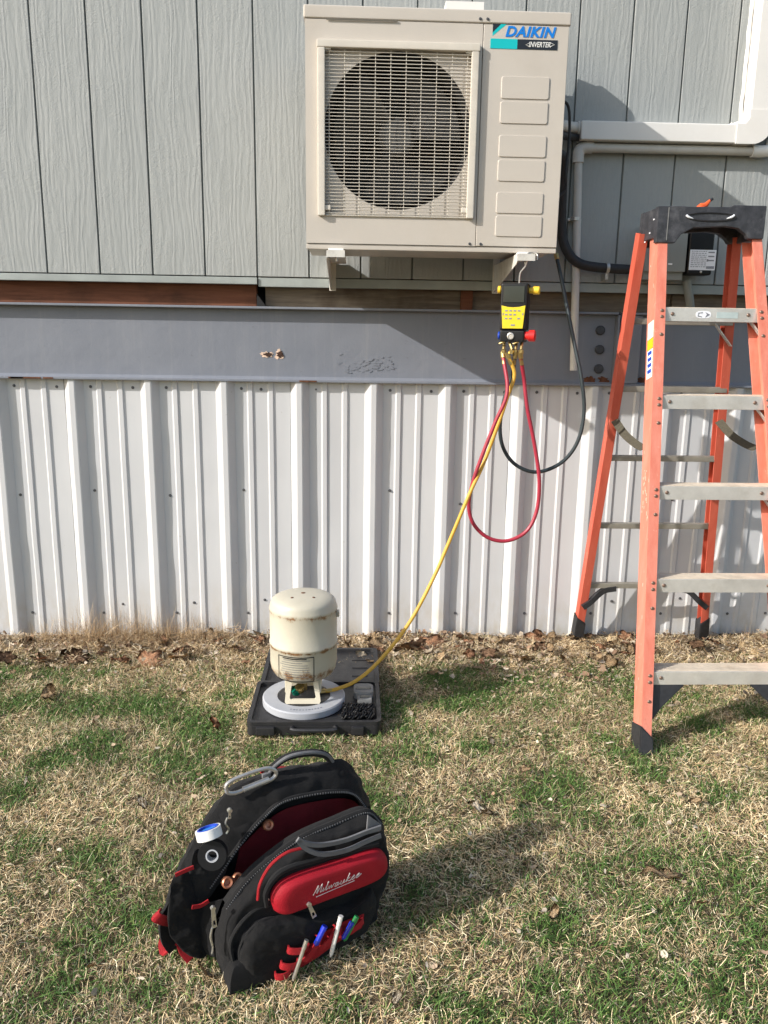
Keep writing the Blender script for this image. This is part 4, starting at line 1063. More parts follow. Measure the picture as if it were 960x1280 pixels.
# opening rim, further forward
yR = .105
rim = [(262, 1108), (282, 1080), (305, 1048), (330, 1020), (352, 1002), (385, 993), (420, 989), (442, 992), (458, 1010)]
rimP = [bp(u, v, yR) for u, v in rim]
top = [bp(u, v, yB) for u, v in [(206, 1140), (216, 1100), (236, 1062), (262, 1018), (290, 985), (335, 966), (390, 957), (436, 951), (464, 1010)]]
b = B(); ruled(b, top, rimP, 40, 5, BN*.006+Vector((0, 0, .008)), .004); bbuild('gusset', b, 'cloth', sub=1)
b = B(); tube(b, rimP, .0048, 8, 8); bbuild('zip_edge', b, 'cloth2')
# red lining behind the opening
inn_t = [bp(u, v, yB-.012) for u, v in [(300, 1060), (345, 1018), (390, 1003), (440, 1000), (462, 1030)]]
inn_b = [bp(u, v, yB-.03) for u, v in [(285, 1150), (330, 1140), (380, 1120), (430, 1105), (470, 1090)]]
b = B(); ruled(b, inn_t, inn_b, 24, 5, BV*.006, .002); bbuild('lining', b, 'lining')
# front compartment: thick body
yF = .055
front = [(286, 1236), (272, 1205), (270, 1168), (282, 1132), (308, 1098), (342, 1068), (376, 1045), (415, 1028), (456, 1013), (474, 1026), (480, 1052), (482, 1080), (470, 1110), (467, 1138), (452, 1162), (420, 1182), (370, 1210), (325, 1232)]
frontP = [bp(u, v, yF) for u, v in front]
for p in frontP: p.z = max(p.z, .002)
b = B(); pillow(b, lin(frontP), BN, .040, .09, 4, back=.022); bbuild('front_compartment', b, 'cloth', sub=2)
fr_top = frontP[3:10]
b = B(); tube(b, [p+BN*.004 for p in fr_top], .0065, 8, 6); bbuild('zip_edge', b, 'cloth2')
b = B(); ruled(b, [p+BV*.02 for p in fr_top], [p+BN*.012+Vector((0, 0, -.004)) for p in fr_top], 30, 3, Vector((0, 0, .006)), .003); bbuild('rim_band', b, 'cloth2')
def teeth(P, n, off):
    P = catmull(P, 12); b = B(); L = len(P)-1
    for i in range(n):
        t = i/(n-1)*L; k = min(int(t), L-1); p = P[k].lerp(P[k+1], t-k)+off; ax = (P[k+1]-P[k]).normalized(); up = BN-ax*ax.dot(BN); up.normalize()
        box(b, p, (.0022, .0035, .0016), Matrix((ax, ax.cross(up), up)).transposed())
    return tag(bbuild('zip_teeth', b, 'greytrim', None, 0), kind='stuff')
teeth(rimP, 90, BN*.0052); teeth(fr_top, 80, BN*.0108)
# bag body under and between (left side and bottom)
ls_b = [bp(u, v, yB) for u, v in [(206, 1140), (212, 1178), (250, 1204)]]
for p in ls_b: p.z = max(p.z, .004)
ls_f = [frontP[3]+BV*.02, frontP[2]+BV*.02, frontP[1]+BV*.02]
b = B(); ruled(b, ls_b, ls_f, 12, 5, -BU*.012, .004); bbuild('side_panel', b, 'cloth')
rs_b = [backP[11], backP[12], backP[13], backP[14]]; rs_f = [p+BV*.02 for p in (frontP[9], frontP[11], frontP[13], frontP[14])]
b = B(); ruled(b, rs_b, rs_f, 12, 4, BU*.01, .004); bbuild('side_panel', b, 'cloth')
# bottom boot
bt = [bl(.008, -.012, .002), bl(.13, -.014, .002), bl(.25, .004, .002), bl(.29, .08, .002), bl(.29, .17, .002), bl(.14, .18, .002), bl(.02, .15, .002), bl(.012, .08, .002)]
b = B(); pillow(b, catmull(bt+[bt[0]], 4)[:-1], (0, 0, 1), .05, .12, 4, back=.004); bbuild('base_boot', b, 'cloth')
# lower pocket bulge
yP = .02
low = [(300, 1222), (292, 1190), (300, 1165), (322, 1144), (350, 1140), (400, 1136), (440, 1122), (463, 1105), (468, 1126), (458, 1156), (430, 1176), (380, 1204), (330, 1228)]
lowP = [bp(u, v, yP) for u, v in low]
for p in lowP: p.z = max(p.z, .004)
b = B(); pillow(b, lin(lowP), BN, .034, .20, 5, back=.02); bbuild('lower_pocket', b, 'cloth', sub=2)
zipc = [bp(u, v, yP-.012) for u, v in [(303, 1212), (299, 1190), (308, 1168), (328, 1150), (352, 1146)]]
b = B(); tube(b, zipc, .0028, 6, 6); bbuild('pocket_zip', b, 'cloth2')
zipc2 = [bp(u, v, yP-.004) for u, v in [(292, 1205), (288, 1180), (298, 1158), (318, 1138), (340, 1130)]]
b = B(); tube(b, zipc2, .0045, 6, 6); bbuild('pocket_piping', b, 'cloth2')
# red padded panel
yK = .012
padp = [(341, 1136), (338, 1122), (346, 1106), (360, 1096), (385, 1086), (420, 1075), (450, 1065), (470, 1061), (480, 1066), (483, 1078), (478, 1088), (462, 1097), (430, 1109), (395, 1122), (360, 1135), (348, 1139)]
padP = [bp(u, v, yK) for u, v in padp]
b = B(); pillow(b, catmull(padP+[padP[0]], 4)[:-1], BN, .026, .22, 6, back=.02); redp = bbuild('red_pad', b, 'redpad', sm=60)
b = B(); pp = [bp(u, v, yK+.004) for u, v in [(333, 1132), (332, 1116), (342, 1098), (360, 1085), (400, 1073), (440, 1062), (472, 1054)]]
tube(b, pp, .007, 8, 6); bbuild('pad_edge', b, 'cloth2')
pp = [bp(u, v, .006) for u, v in [(322, 1125), (325, 1105), (338, 1082), (358, 1066), (378, 1060)]]
b = B(); tube(b, pp, .0032, 6, 6); bbuild('red_piping', b, 'redcloth')
# script lettering on the pad: handwritten strokes
ya = yK-.027
def sp(s, t):      # s along the word 0..1, t height
    u0, v0 = 392, 1119; u1, v1 = 453, 1094.5
    return bp(u0+(u1-u0)*s+t*3.0, v0+(v1-v0)*s-t*9.5, ya)
strokes = [[(-.01, 0), (.03, .9), (.045, 1.15), (.055, .5), (.06, .1), (.11, 1.0), (.125, 1.15), (.13, .5), (.135, .05), (.17, .3)],
           [(.18, .55), (.185, .05), (.215, .2)], [(.215, .2), (.255, 1.1), (.245, 1.0), (.245, .05), (.28, .25)],
           [(.29, .55), (.31, .05), (.34, .5), (.36, .05), (.395, .55), (.42, .5)], [(.48, .5), (.44, .5), (.43, .1), (.46, .05), (.485, .5), (.49, .05), (.53, .3)],
           [(.54, .55), (.545, .08), (.58, .08), (.605, .55), (.61, .05), (.64, .25)], [(.65, .1), (.69, 1.15), (.67, .4), (.66, .05)], [(.72, .6), (.67, .3), (.73, .05), (.76, .2)],
           [(.76, .25), (.81, .45), (.80, .6), (.77, .35), (.79, .05), (.84, .2)], [(.85, .25), (.91, .45), (.90, .6), (.86, .35), (.88, .05), (.96, .4)], [(.07, -.42), (.4, -.33), (.85, -.25)]]
for st in strokes:
    b = B(); tube(b, [sp(*q) for q in st], .0011, 5, 4); bbuild('script_lettering', b, 'print', redp)
# grey reflective flap bands above the pad
for dv, rr in ((0, .0055), (13, .005)):
    pts = [bp(u, v+dv*f, .000) for (u, v), f in zip([(372, 1049), (382, 1054), (402, 1056), (432, 1050), (458, 1040), (476, 1034)], (.1, .5, .9, 1, .9, .8))]
    b = B(); tube(b, pts, 1, smooth=6, flat=(.009, .005, tuple(BN))); bbuild('reflective_band', b, 'greytrim')
tri = [bp(u, v, .010) for u, v in [(457, 1042), (459, 1018), (476, 1030), (474, 1038)]]
b = B(); prism(b, tri, 0, BN*.004, .001); bbuild('reflective_tab', b, 'greytrim')
# zip pulls
def pull(u, v, du, dv, y, w_=.010):
    a, c = bp(u, v, y), bp(u+du, v+dv, y); ax = (c-a); L = ax.length; ax.normalize(); sd = ax.cross(BN).normalized(); b = B()
    o_ = [a-sd*w_*.35, a+sd*w_*.35, c+sd*w_*.5, c-sd*w_*.5]; i_ = [a+ax*L*.62-sd*w_*.2, a+ax*L*.62+sd*w_*.2, c-ax*L*.12+sd*w_*.3, c-ax*L*.12-sd*w_*.3]
    holed(b, o_, i_, BN*.002); lathe(b, [(0, -.004), (.005, -.003), (.005, .004), (0, .005)], a, BN, 8); bbuild('zip_pull', b, 'zip')
pull(386, 1130, 7, 16, yP-.036); pull(333, 1124, 1, 22, yP-.004); pull(266, 1135, 2, 24, .03); pull(287, 1013, 0, 10, .10, .006)
for pts in ([(284, 1022), (282, 1030), (286, 1036), (283, 1042)], [(265, 1160), (263, 1172), (266, 1184), (265, 1192)]):
    b = B(); tube(b, [bp(u, v, .095 if v < 1100 else .028) for u, v in pts], .0022, 6, 3); bbuild('zip_cord', b, 'zip')
# carry handle
hp = [bp(u, v, y) for u, v, y in [(331, 972, .155), (342, 958, .15), (360, 946, .145), (385, 941, .145), (405, 943, .15), (414, 952, .155), (418, 962, .16)]]
b = B(); tube(b, hp, .0085, 10, 6); hd = bbuild('carry_handle', b, 'cloth2')
b = B(); tube(b, [p+BN*.006+Vector((0, 0, .0035)) for p in hp], .0042, 8, 6); bbuild('handle_trim', b, 'greytrim', hd)
for u, v in ((333, 972), (418, 966)):
    p = bp(u, v, .145); b = B(); box(b, p, (.02, .008, .022), Matrix.Rotation(AN, 3, 'Z'), .003); bbuild('handle_anchor', b, 'greytrim')
b = B(); tube(b, [bp(u, v, .19) for u, v in [(325, 964), (345, 961), (368, 961)]], 1, smooth=4, flat=(.006, .012, tuple(BN))); bbuild('strap_loop', b, 'redcloth')
# side pocket on the left
def pocket(o_pts, name, mat, d, y, tilt=-.35):
    P = [bp(u, v, y) for u, v in o_pts]
    for p in P: p.z = max(p.z, .006)
    b = B(); pillow(b, lin(P), (BN*.5-BU), d, .25, 4, back=.01); return bbuild(name, b, mat, sub=2)
pocket([(213, 1165), (216, 1095), (232, 1086), (240, 1112), (246, 1134), (252, 1136), (256, 1180), (258, 1198), (236, 1192)], 'side_pocket', 'cloth', .016, .095)
pocket([(244, 1060), (262, 1068), (284, 1075), (280, 1098), (258, 1128), (246, 1132), (242, 1110), (240, 1085)], 'side_pocket', 'cloth2', .012, .105)
for pts in ([(219, 1094), (232, 1088), (242, 1084)], [(240, 1134), (251, 1132), (261, 1126)]):
    b = B(); tube(b, [bp(u, v, .075) for u, v in pts], 1, smooth=4, flat=(.008, .003, tuple(BN))); bbuild('pocket_trim', b, 'redcloth')
# left strap ends lying out on the grass
st1 = [bp(214, 1152, .11), bp(203, 1150, .10), bp(195, 1146, .10), bp(197, 1140, .12)]
b = B(); tube(b, st1, 1, smooth=4, flat=(.020, .004, tuple(BN))); bbuild('strap_end', b, 'redcloth')
def gz(u, v, h=.014): p = gnd(u, v, h); return p
b = B(); tube(b, [bp(222, 1160, .13), gz(212, 1180, .03), gz(204, 1176, .03), gz(206, 1190, .02), gz(222, 1176, .05), gz(230, 1190, .03), gz(238, 1200)], 1, smooth=5, flat=(.018, .003, (.2, -.5, 1))); bbuild('strap_end', b, 'redcloth')
p = gz(215, 1181, .032); b = B(); box(b, p, (.028, .012, .02), Matrix.Rotation(R(20), 3, 'Z'), .004); bbuild('strap_buckle', b, 'blackplastic')
b = B(); tube(b, [bp(217, 1130, .13), bp(208, 1150, .12), bp(210, 1172, .12), bp(218, 1184, .12)], 1, smooth=5, flat=(.03, .010, tuple(BN))); bbuild('shoulder_strap', b, 'cloth')
# pen loops and pens along the lower right edge
yL = -.022
loops = [((361, 1187), (384, 1183)), ((352, 1206), (372, 1203)), ((345, 1224), (362, 1220)), ((378, 1200), (398, 1172)), ((398, 1185), (420, 1160)), ((412, 1172), (424, 1158)), ((424, 1168), (452, 1150))]
for i, ((u0, v0), (u1, v1)) in enumerate(loops):
    a, c = bp(u0, v0, yL), bp(u1, v1, yL); a.z = max(a.z, .012); c.z = max(c.z, .012); mid = (a+c)/2+BN*.010
    b = B(); tube(b, [a-BN*.006, a+BN*.004, mid, c+BN*.004, c-BN*.006], 1, smooth=4, flat=(.014, .003, tuple(BN))); bbuild('pen_loop', b, 'redcloth')
b = B(); ruled(b, [bp(u, v, yL+.006) for u, v in [(372, 1195), (395, 1172), (425, 1155), (455, 1142)]], [bp(u, v, yL+.006) for u, v in [(365, 1216), (395, 1198), (425, 1176), (452, 1160)]], 14, 3, BN*.003, .003); bbuild('pen_panel', b, 'redcloth')
def pen(label, a, c, y, mat, r=.0048, capm=None, dy=0.):
    a, c = bp(*a, y-dy), bp(*c, y); e = empty('pen', c, label, 'pen', 'pens in the backpack loops'); ax = (c-a); L = ax.length
    b = B(); lathe(b, [(0, 0), (r*.6, 0), (r*.9, L*.04), (r, L*.3), (r, L*.9), (r*.4, L), (0, L)], a, ax, 10); build('barrel', b, M[mat], e)
    b = B(); lathe(b, [(0, 0), (r*1.12, 0), (r*1.12, L*.22), (0, L*.22)], a-ax*.02, ax, 10); build('cap', b, M[capm or mat], e)
pen('white pen standing upright in the middle of the red loops', (426, 1146), (413, 1196), yL-.014, 'penw', .0046)
pen('metal-tipped pen in the lowest red loops', (383, 1176), (366, 1226), yL-.014, 'zip', .004, 'zip')
pen('blue capped pen between the two pale pens', (406, 1158), (394, 1182), yL-.010, 'penb', .0058)
pen('green capped pen nearest the outer end of the loops', (446, 1146), (430, 1176), yL-.008, 'peng', .005, 'peng')
pen('blue pen beside the green capped pen', (440, 1153), (428, 1174), yL-.010, 'penb', .0048)
# carabiner on the handle
cp = [(282, 985), (285, 979), (300, 971), (330, 961), (342, 962), (345, 968), (336, 976), (310, 985), (295, 991), (285, 991)]
cP = [bp(u, v, .128) for u, v in cp]; e = empty('carabiner', cP[4], 'silver carabiner clipped round the backpack handle', 'carabiner')
b = B(); P2 = catmull(cP+[cP[0]], 5); tube(b, P2, .0042, 8, caps=False); build('body', b, M['galv'], e)
b = B(); tube(b, [bp(304, 987, .126), bp(336, 974, .126)], .0062, 10); build('screw_gate', b, M['galv'], e)
# tape rolls in the side pocket
def roll(name, label, u, v, y, axis, ro, ri, h, m_out, m_core):
    c = bp(u, v, y); e = empty(name, c, label, 'tape'); ax = Vector(axis).normalized()
    b = B(); lathe(b, [(ri, -h/2), (ro, -h/2), (ro, h/2), (ri, h/2)], c, ax, 36, True); build('roll', b, M[m_out], e)
    b = B(); lathe(b, [(ri-.003, -h/2-.001), (ri-.0002, -h/2-.001), (ri-.0002, h/2+.001), (ri-.003, h/2+.001)], c, ax, 36, True); build('core', b, M[m_core], e)
    return c, ax, e
c, ax, e = roll('white_tape_roll', 'white tape roll with blue core on top of the side pocket', 261, 1041, .085, (BV*.42+Vector((0, 0, 1))-BU*.10), .0258, .0218, .019, 'white', 'bluep')
b = B(); lathe(b, [(0, -.002), (.0183, -.002), (.0183, .006), (0, .006)], c, ax, 24); build('hub', b, plain('light_blue_hub', (.02, .20, .62), .4), e)
c, ax, e = roll('black_tape_roll', 'black tape roll with pale core below the white tape', 266, 1068, .080, (BN-BU*.5+Vector((0, 0, .35))), .029, .013, .019, 'gloss', 'platform')
for i, (u, v, y, lb_) in enumerate(((335, 1031, .12, 'bright copper fitting resting high in the open backpack'), (284, 1103, .085, 'copper fitting beside the side pocket in the backpack'), (297, 1098, .09, 'dull copper fitting deepest in the dark of the backpack'))):
    c = bp(u, v, y); e = empty('copper_fitting', c, lb_, 'pipe fitting', 'copper fittings in the backpack')
    b = B(); lathe(b, [(0, -.006), (.0115, -.008), (.012, .004), (.0095, .0065), (.006, .005), (.0055, -.002), (0, -.002)], c, BN+Vector((0, 0, .5)), 18); build('body', b, M['copper'], e)

# ------------------------------------------------------------------ grass and litter
def mesh_np(name, V, Fq, Ft, col, mat):
    me = bpy.data.meshes.new(name); nq, nt = len(Fq), len(Ft)
    me.vertices.add(len(V)); me.vertices.foreach_set('co', V.astype(np.float32).ravel())
    me.loops.add(nq*4+nt*3); me.loops.foreach_set('vertex_index', np.concatenate([Fq.ravel(), Ft.ravel()]).astype(np.int32))
    me.polygons.add(nq+nt)
    me.polygons.foreach_set('loop_start', np.concatenate([np.arange(nq)*4, nq*4+np.arange(nt)*3]).astype(np.int32))
    me.update(calc_edges=True)
    at_ = me.attributes.new('tint', 'FLOAT_COLOR', 'POINT'); c4 = np.ones((len(V), 4), np.float32); c4[:, :3] = col
    at_.data.foreach_set('color', c4.ravel())
    me.materials.append(mat); me.shade_smooth(); return me
def tint_mat(name, rough=.7, trans=.25):
    t = NT(name); a = t.n('ShaderNodeAttribute', attribute_name='tint'); t.l(a.outputs['Color'], t.b.inputs['Base Color'])
    t.set(Roughness=rough, Specular_IOR_Level=.25)
    tr = t.n('ShaderNodeBsdfTranslucent'); t.l(a.outputs['Color'], tr.inputs['Color'])
    mx = t.n('ShaderNodeMixShader'); mx.inputs[0].default_value = trans
    t.l(t.b.outputs[0], mx.inputs[1]); t.l(tr.outputs[0], mx.inputs[2]); t.l(mx.outputs[0], t.t.nodes['Material Output'].inputs['Surface'])
    return t.m
STRAW = tint_mat('straw_blades', .7, .10); GREEN = tint_mat('green_blades', .55, .18); LITTER = tint_mat('leaf_litter', .8, .12)
def blades(x, y, L, W, th0, bend, az, col, lift=0.):
    n = len(x); seg = 3; px, py, pz = x.copy(), y.copy(), terrain(x, y)+lift
    base = pz.copy(); roll = RNG.uniform(-.9, .9, n)
    az = az.copy(); twist = RNG.normal(0, .6, n)
    rows = []; V = np.zeros((n, 7, 3))
    for s in range(seg+1):
        wx, wy, wz = -np.sin(az)*np.cos(roll), np.cos(az)*np.cos(roll), np.sin(roll)
        wd = W*(1, .9, .65, 0)[s]*.5
        c = np.stack([px, py, pz], -1); wv = np.stack([wx, wy, wz], -1)*wd[:, None]
        if s < 3: V[:, 2*s] = c-wv; V[:, 2*s+1] = c+wv
        else: V[:, 6] = c
        th = th0-bend*(s+.5)/seg
        px = px+np.cos(th)*np.cos(az)*L/seg; py = py+np.cos(th)*np.sin(az)*L/seg; pz = pz+np.sin(th)*L/seg
        pz = np.maximum(pz, base-lift+.0015); az = az+twist
    V[:, :, 1] = np.minimum(V[:, :, 1], .03)
    o = np.arange(n)[:, None]*7
    q = np.concatenate([o+np.array([[0, 1, 3, 2]]), o+np.array([[2, 3, 5, 4]])]); t = o+np.array([[4, 5, 6]])
    return V.reshape(-1, 3), q, t, np.repeat(col, 7, axis=0)
patches = [(90, 885, .16), (30, 875, .12), (180, 880, .2), (250, 905, .2), (215, 950, .14), (290, 870, .1), (120, 930, .14), (60, 950, .12), (560, 850, .11), (600, 866, .16), (565, 880, .12), (650, 850, .09),
           (490, 885, .12), (600, 935, .09), (790, 945, .12), (815, 965, .1), (760, 925, .07), (900, 990, .09), (700, 975, .12), (660, 990, .1), (870, 905, .13), (940, 890, .1), (30, 1060, .09), (110, 1075, .09),
           (165, 1150, .1), (95, 1180, .1), (60, 1235, .1), (190, 1235, .08), (690, 1160, .08), (780, 1190, .07), (845, 1225, .1), (770, 1255, .12), (900, 1245, .1), (800, 1025, .05), (650, 1020, .06), (520, 1110, .06), (600, 1270, .08), (550, 1255, .06), (430, 1265, .06), (680, 1230, .07), (250, 970, .1), (20, 990, .1), (740, 1085, .05), (930, 1190, .06)]
PC = [(*gnd(u, v)[:2], r_*.92) for u, v, r_ in patches]
def green_amt(x, y):
    g = np.zeros_like(x)
    wob = (fbm(x+7, y+3, 9, 3, 5)-.5)*.9
    for (a, c, r_) in PC:
        d = np.hypot(x-a, (y-c)*1.0)/r_+wob; g = np.maximum(g, np.clip(1.25-d, 0, 1))
    base = .16+np.clip((fbm(x+20, y+50, 5, 4, 9)-.50)*5, 0, 1)*.55*np.clip(1.2-.25*x, .5, 1.2)
    return np.clip(np.maximum(g*.95, base), 0, 1)*np.clip((-y-.16)/.12, 0, 1)
def straw_tint(n):
    base = np.array([[.69, .53, .315], [.83, .68, .43], [.57, .41, .225], [.43, .305, .17], [.94, .82, .57], [.29, .20, .11]])
    k = RNG.choice(6, n, p=[.25, .24, .16, .13, .12, .10]); return base[k]*RNG.uniform(.75, 1.15, (n, 1))
def scatter(n, x0, x1, y0, y1):
    x, y = RNG.uniform(x0, x1, n), RNG.uniform(y0, y1, n)
    if x1 > 3:                            # the wide surround leaves the finely planted middle out
        k = (x < -1.7) | (x > 1.95) | (y < -2.4); x, y = x[k], y[k]
    return x, y
def make_straw(name, n, area, Lr, Wr, thr, lift=0.):
    x, y = scatter(n, *area); n = len(x); g = green_amt(x, y); keep = RNG.random(n) > g*.92; x, y = x[keep], y[keep]; n = len(x)
    flow = fbm(x+3, y+8, 2.3, 3, 2)*14; az = flow+RNG.normal(0, 1.5, n)
    clump = fbm(x+1, y+1, 14, 2, 6)
    L = RNG.uniform(*Lr, n)*(.6+.8*clump); W = RNG.uniform(*Wr, n); th = RNG.uniform(*thr, n); bend = RNG.uniform(.3, 2.6, n)
    tint = straw_tint(n)*np.clip((.44+.74*fbm(x+13, y+17, 4, 3, 12)+.55*(fbm(x+3, y+71, 19, 3, 14)-.15)), .35, 1.25)[:, None]
    V, q, t, c = blades(x, y, L, W, th, bend, az, tint, lift)
    tag(link(bpy.data.objects.new(name, mesh_np(name, V, q, t, c, STRAW))), 'dry tan matted grass covering the lawn', 'grass', kind='stuff')
make_straw('dry_grass', 400000, (-1.75, 2.0, -2.45, -.02), (.014, .042), (.0009, .0021), (.05, 1.3))
make_straw('dry_grass', 5000, (-1.75, 2.0, -2.45, -.02), (.04, .08), (.0012, .0026), (.05, .6))
make_straw('dry_grass', 26000, (-1.75, 2.0, -.34, -.015), (.02, .06), (.0010, .0026), (.05, 1.3), .012)
make_straw('dry_grass', 60000, (-4.2, 4.2, -4.4, -.05), (.05, .12), (.003, .006), (.05, .8))
def make_green(name, n, area, Lr, Wr):
    x, y = scatter(n, *area); n = len(x); g = green_amt(x, y); keep = RNG.random(n) < g*.85+.015; x, y = x[keep], y[keep]; n = len(x)
    az = RNG.uniform(0, 6.28, n); L = RNG.uniform(*Lr, n); W = RNG.uniform(*Wr, n)
    base = np.array([[.088, .172, .038], [.130, .230, .055], [.055, .115, .027], [.23, .28, .085]]); k = RNG.choice(4, n, p=[.4, .28, .22, .10])
    tint = base[k]*RNG.uniform(.8, 1.25, (n, 1))
    V, q, t, c = blades(x, y, L, W, RNG.uniform(.6, 1.45, n), RNG.uniform(.3, 1.5, n), az, tint)
    tag(link(bpy.data.objects.new(name, mesh_np(name, V, q, t, c, GREEN))), 'short green grass growing in patches through the straw', 'grass', kind='stuff')
make_green('green_grass', 350000, (-1.75, 2.0, -2.45, -.12), (.016, .042), (.0012, .0027))
make_green('green_grass', 40000, (-4.2, 4.2, -4.4, -.2), (.03, .06), (.003, .005))
# tufts of dead weed hanging on to the foot of the skirting
def weeds():
    n = 26000; x = RNG.uniform(-2.0, 2.1, n); dens = fbm(x+5, x*0+1, 1.8, 3, 4)
    lft = 1.25*np.exp(-((x+1.05)/.26)**2)+.6*np.exp(-((x+.66)/.22)**2)+.12
    keep = RNG.random(n) < np.clip(lft*(.3+dens), 0, 1); x = x[keep]; n = len(x); lf = lft[keep]
    y = -RNG.uniform(.01, .11, n); L = RNG.uniform(.05, .16, n)*(.45+.75*np.minimum(lf, 1.3)); W = RNG.uniform(.0007, .0015, n)
    V, q, t, c = blades(x, y, L, W, RNG.uniform(.2, 1.5, n), RNG.uniform(-1.0, 4.2, n), RNG.uniform(0, 6.28, n), straw_tint(n)*np.array([[.78, .72, .70]]))
    tag(link(bpy.data.objects.new('dead_weeds', mesh_np('dead_weeds', V, q, t, c, STRAW))), 'wispy dead weeds along the foot of the skirting', 'weeds', kind='stuff')
weeds()
def litter():
    """thousands of curled leaf crumbs: a bent two-by-two sheet each"""
    n1, n2 = 9500, 2200
    x = np.concatenate([RNG.uniform(-2.2, 2.3, n1), RNG.uniform(-1.8, 2.0, n2)]); y = np.concatenate([-np.abs(RNG.normal(.07, .11, n1)), RNG.uniform(-2.4, -.1, n2)])
    big = np.concatenate([np.ones(n1), np.zeros(n2)])
    y = np.where((x > .5) & (big > 0), y*1.9, y)*np.where(big > 0, .5+fbm(x+31, x*0+4, 2.2, 3, 15)*1.3, 1)
    n = len(x); z = terrain(x, y)+np.where(big > 0, RNG.uniform(.004, .030, n), RNG.uniform(.006, .022, n))
    s = np.where(big > 0, RNG.uniform(.004, .013, n)*RNG.choice([.7, 1, 1.6], n, p=[.5, .35, .15]), RNG.uniform(.003, .010, n)); asp = RNG.uniform(.16, .6, n)
    a = RNG.uniform(0, 6.28, n); tilt = RNG.normal(0, .55, n); curl = RNG.uniform(-.9, .9, n)
    V = np.zeros((n, 9, 3)); k = 0
    for i in (-1, 0, 1):
        for j in (-1, 0, 1):
            u = i*s*(1-.35*abs(j))*RNG.uniform(.75, 1.2, n); v = j*s*asp*RNG.uniform(.75, 1.2, n); hgt = curl*s*(abs(i)*.6)+v*np.sin(tilt)+RNG.normal(0, .08, n)*s
            V[:, k, 0] = x+u*np.cos(a)-v*np.sin(a); V[:, k, 1] = y+u*np.sin(a)+v*np.cos(a); V[:, k, 2] = z+hgt; k += 1
    V[:, :, 1] = np.minimum(V[:, :, 1], .02)
    o = np.arange(n)[:, None]*9
    q = np.concatenate([o+np.array([[p, p+1, p+4, p+3]]) for p in (0, 1, 3, 4)])
    base = np.array([[.38, .28, .19], [.50, .40, .28], [.28, .19, .125], [.60, .51, .39], [.30, .185, .12], [.44, .37, .29]])
    kk = RNG.choice(6, n, p=[.25, .25, .17, .13, .08, .12]); c = base[kk]*RNG.uniform(.75, 1.15, (n, 1))
    c = np.where((big == 0)[:, None], c*1.1+.02, c)
    tag(link(bpy.data.objects.new('leaf_litter', mesh_np('leaf_litter', V.reshape(-1, 3), q, np.zeros((0, 3), int), np.repeat(c, 9, axis=0), LITTER))), 'crumbled brown leaves banked along the skirting', 'leaf litter', kind='stuff')
litter()
# whole leaves, one object each
def leaf_mesh(name, kind, mat, seed):
    r = random.Random(seed); b = B(); N = 26; L = []
    for k in range(N):
        a = 2*math.pi*k/N
        if kind == 'lobed': rad = .55+.45*abs(math.cos(2.5*a))**.8+r.uniform(-.07, .07)
        elif kind == 'oval': rad = 1/math.sqrt((math.cos(a))**2+(math.sin(a)/.48)**2)+r.uniform(-.05, .05)
        elif kind == 'sliver': rad = 1/math.sqrt((math.cos(a))**2+(math.sin(a)/.24)**2)*(1+r.uniform(-.12, .12))
        else: rad = .8+r.uniform(-.28, .2)
        L.append((rad*math.cos(a), rad*math.sin(a)))
    cu, cv = r.uniform(-.35, .45), r.uniform(-.2, .3)
    def hz(x, y): return cu*x*x*.6+cv*abs(y)*.8+.12*math.sin(5*x+seed)*math.cos(4*y)
    c = b.verts.new((0, 0, hz(0, 0))); mid = [b.verts.new((x*.55, y*.55, hz(x*.55, y*.55))) for x, y in L]; out = [b.verts.new((x, y, hz(x, y)+r.uniform(-.08, .1))) for x, y in L]
    f_ = []
    for k in range(N):
        j = (k+1) % N; f_ += [b.faces.new((c, mid[k], mid[j])), b.faces.new((mid[k], out[k], out[j], mid[j]))]
    bmesh.ops.solidify(b, geom=f_, thickness=.015)
    tube(b, [(-.9, 0, hz(-.9, 0)), (-1.3, .05, hz(-.9, 0)+.1)], .03, 5)
    me = bpy.data.meshes.new(name); b.to_mesh(me); b.free(); me.materials.append(mat); me.shade_smooth(); return me
def leafmat(name, a, c):
    t = NT(name); v = t.coord((1, 1, 1), 1); oi = t.n('ShaderNodeObjectInfo')
    t.col(t.mix(t.ramp(t.noise(v, 2.4, 6, .65), [(.3, (0, 0, 0)), (.7, (1, 1, 1))]), a, c)); t.bump(t.noise(v, 5, 5), .02, .6); return t.set(Roughness=.7, Specular_IOR_Level=.3)
LM = [leafmat('russet_leaf', (.27, .125, .065), (.45, .25, .14)), leafmat('tan_leaf', (.33, .22, .12), (.50, .36, .21)), leafmat('pale_leaf', (.50, .41, .29), (.66, .58, .45)), leafmat('dark_leaf', (.16, .09, .05), (.32, .195, .115))]
LK = [leaf_mesh('dry_leaf', k, LM[m_], s) for k, m_, s in (('lobed', 0, 1), ('lobed', 1, 2), ('oval', 1, 3), ('oval', 2, 4), ('crumpled', 3, 5), ('lobed', 3, 6), ('crumpled', 2, 7), ('oval', 0, 8), ('oval', 2, 9), ('sliver', 2, 10), ('sliver', 1, 11))]
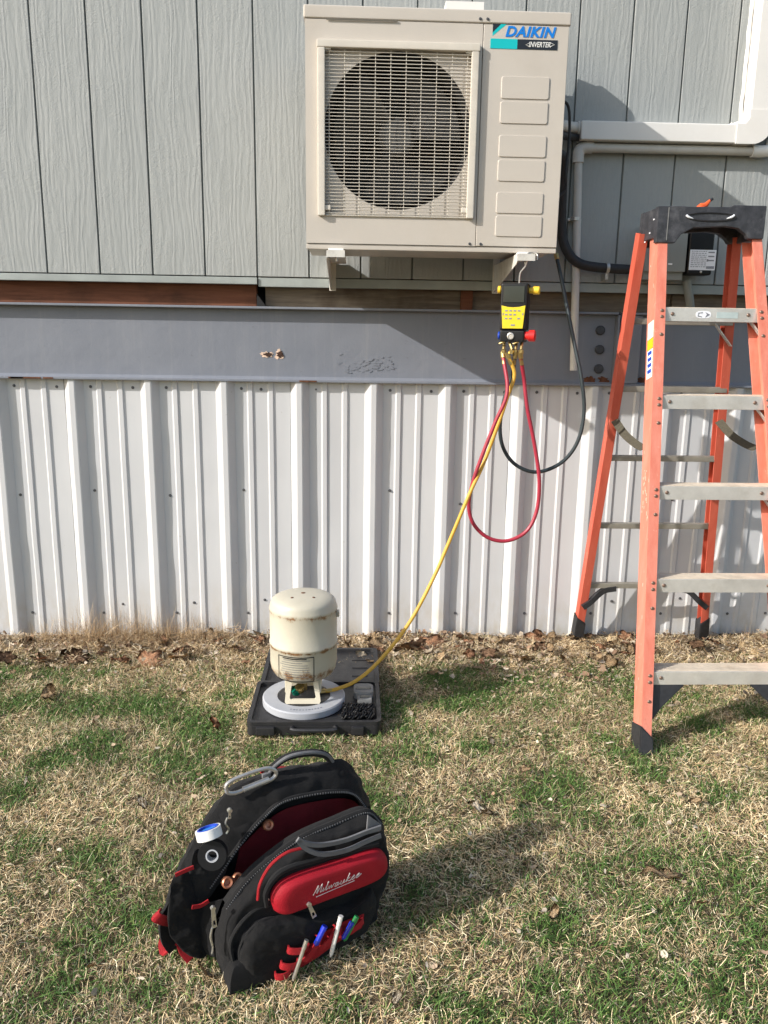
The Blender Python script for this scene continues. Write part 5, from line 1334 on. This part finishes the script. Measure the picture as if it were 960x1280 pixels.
def leaf(k, x, y, s, lift=.012, rot=None, label=None, group=None):
    o = bpy.data.objects.new('dry_leaf', LK[k]); link(o); o.location = (x, y, tz(x, y)+lift)
    o.scale = (s, s*random.uniform(.8, 1.1), s); o.rotation_euler = rot or (random.gauss(0, .35), random.gauss(0, .35), random.uniform(0, 6.28))
    tag(o, label, 'leaf', group); return o
big = [(95, 822, 5, .055, 'large dark curled leaf by the wall at the edge of the tangled weeds'), (150, 824, 7, .05, 'long russet leaf lying in front of the tangled weeds'), (183, 826, 0, .052, 'broad russet leaf lying upright among the litter below the beam'), (222, 822, 1, .042, 'tan leaf tilted beside the broad russet leaf'), (60, 826, 1, .04, 'tan leaf lying flat in the litter next to the dark curled leaf'),
       (512, 812, 5, .06, 'large brown leaf cluster where the yellow hose meets the litter'), (540, 806, 0, .06, 'large russet leaf flat against the white rib beside the yellow hose'), (672, 792, 0, .05, 'russet leaf standing against the skirting beside the ladder foot'), (650, 822, 1, .045, 'light tan leaf in the litter below the standing russet leaf'), (758, 828, 1, .035, 'orange-tan leaf lying near the rear ladder foot'),
       (630, 1078, 6, .014, 'pale stone-like leaf alone on the straw'), (600, 1010, 9, .034, 'long pale folded leaf poking up behind the pale round one'), (832, 1092, 10, .05, 'long narrow pale leaf lying in the open straw'), (60, 868, 2, .04, 'tan leaf at the edge of the green patch'), (270, 905, 7, .022, 'small russet leaf on the green patch beside the scale case')]
for u, v, k, s, lb_ in big:
    p = gnd(u, v, .015); y_ = min(p.y, -.06)
    leaf(k, p.x, y_, s*1.4, .022, (.05, .08, R(-42)) if k == 9 else None if k not in (0,) else (R(24), random.uniform(-.15, .15), random.uniform(-.4, .4)), lb_)
for i in range(130):
    x = random.uniform(-1.75, 1.9); y = -abs(random.gauss(.10, .12))-.04
    leaf(random.choice((0, 1, 2, 1, 5, 7, 2, 8)), x, y, random.uniform(.016, .042), random.uniform(.022, .045), None, 'brown curled dry leaf in the litter along the skirting', 'dry leaves along the skirting')
for i in range(100):
    y = random.uniform(-2.35, -.35); x = random.uniform(-1.7, 1.9)
    leaf(random.choice((9, 10, 9, 2, 8, 1)), x, y, random.uniform(.010, .025), random.uniform(.020, .034), None, 'small pale dry leaf scrap lying on the lawn straw', 'pale leaf scraps on the lawn')
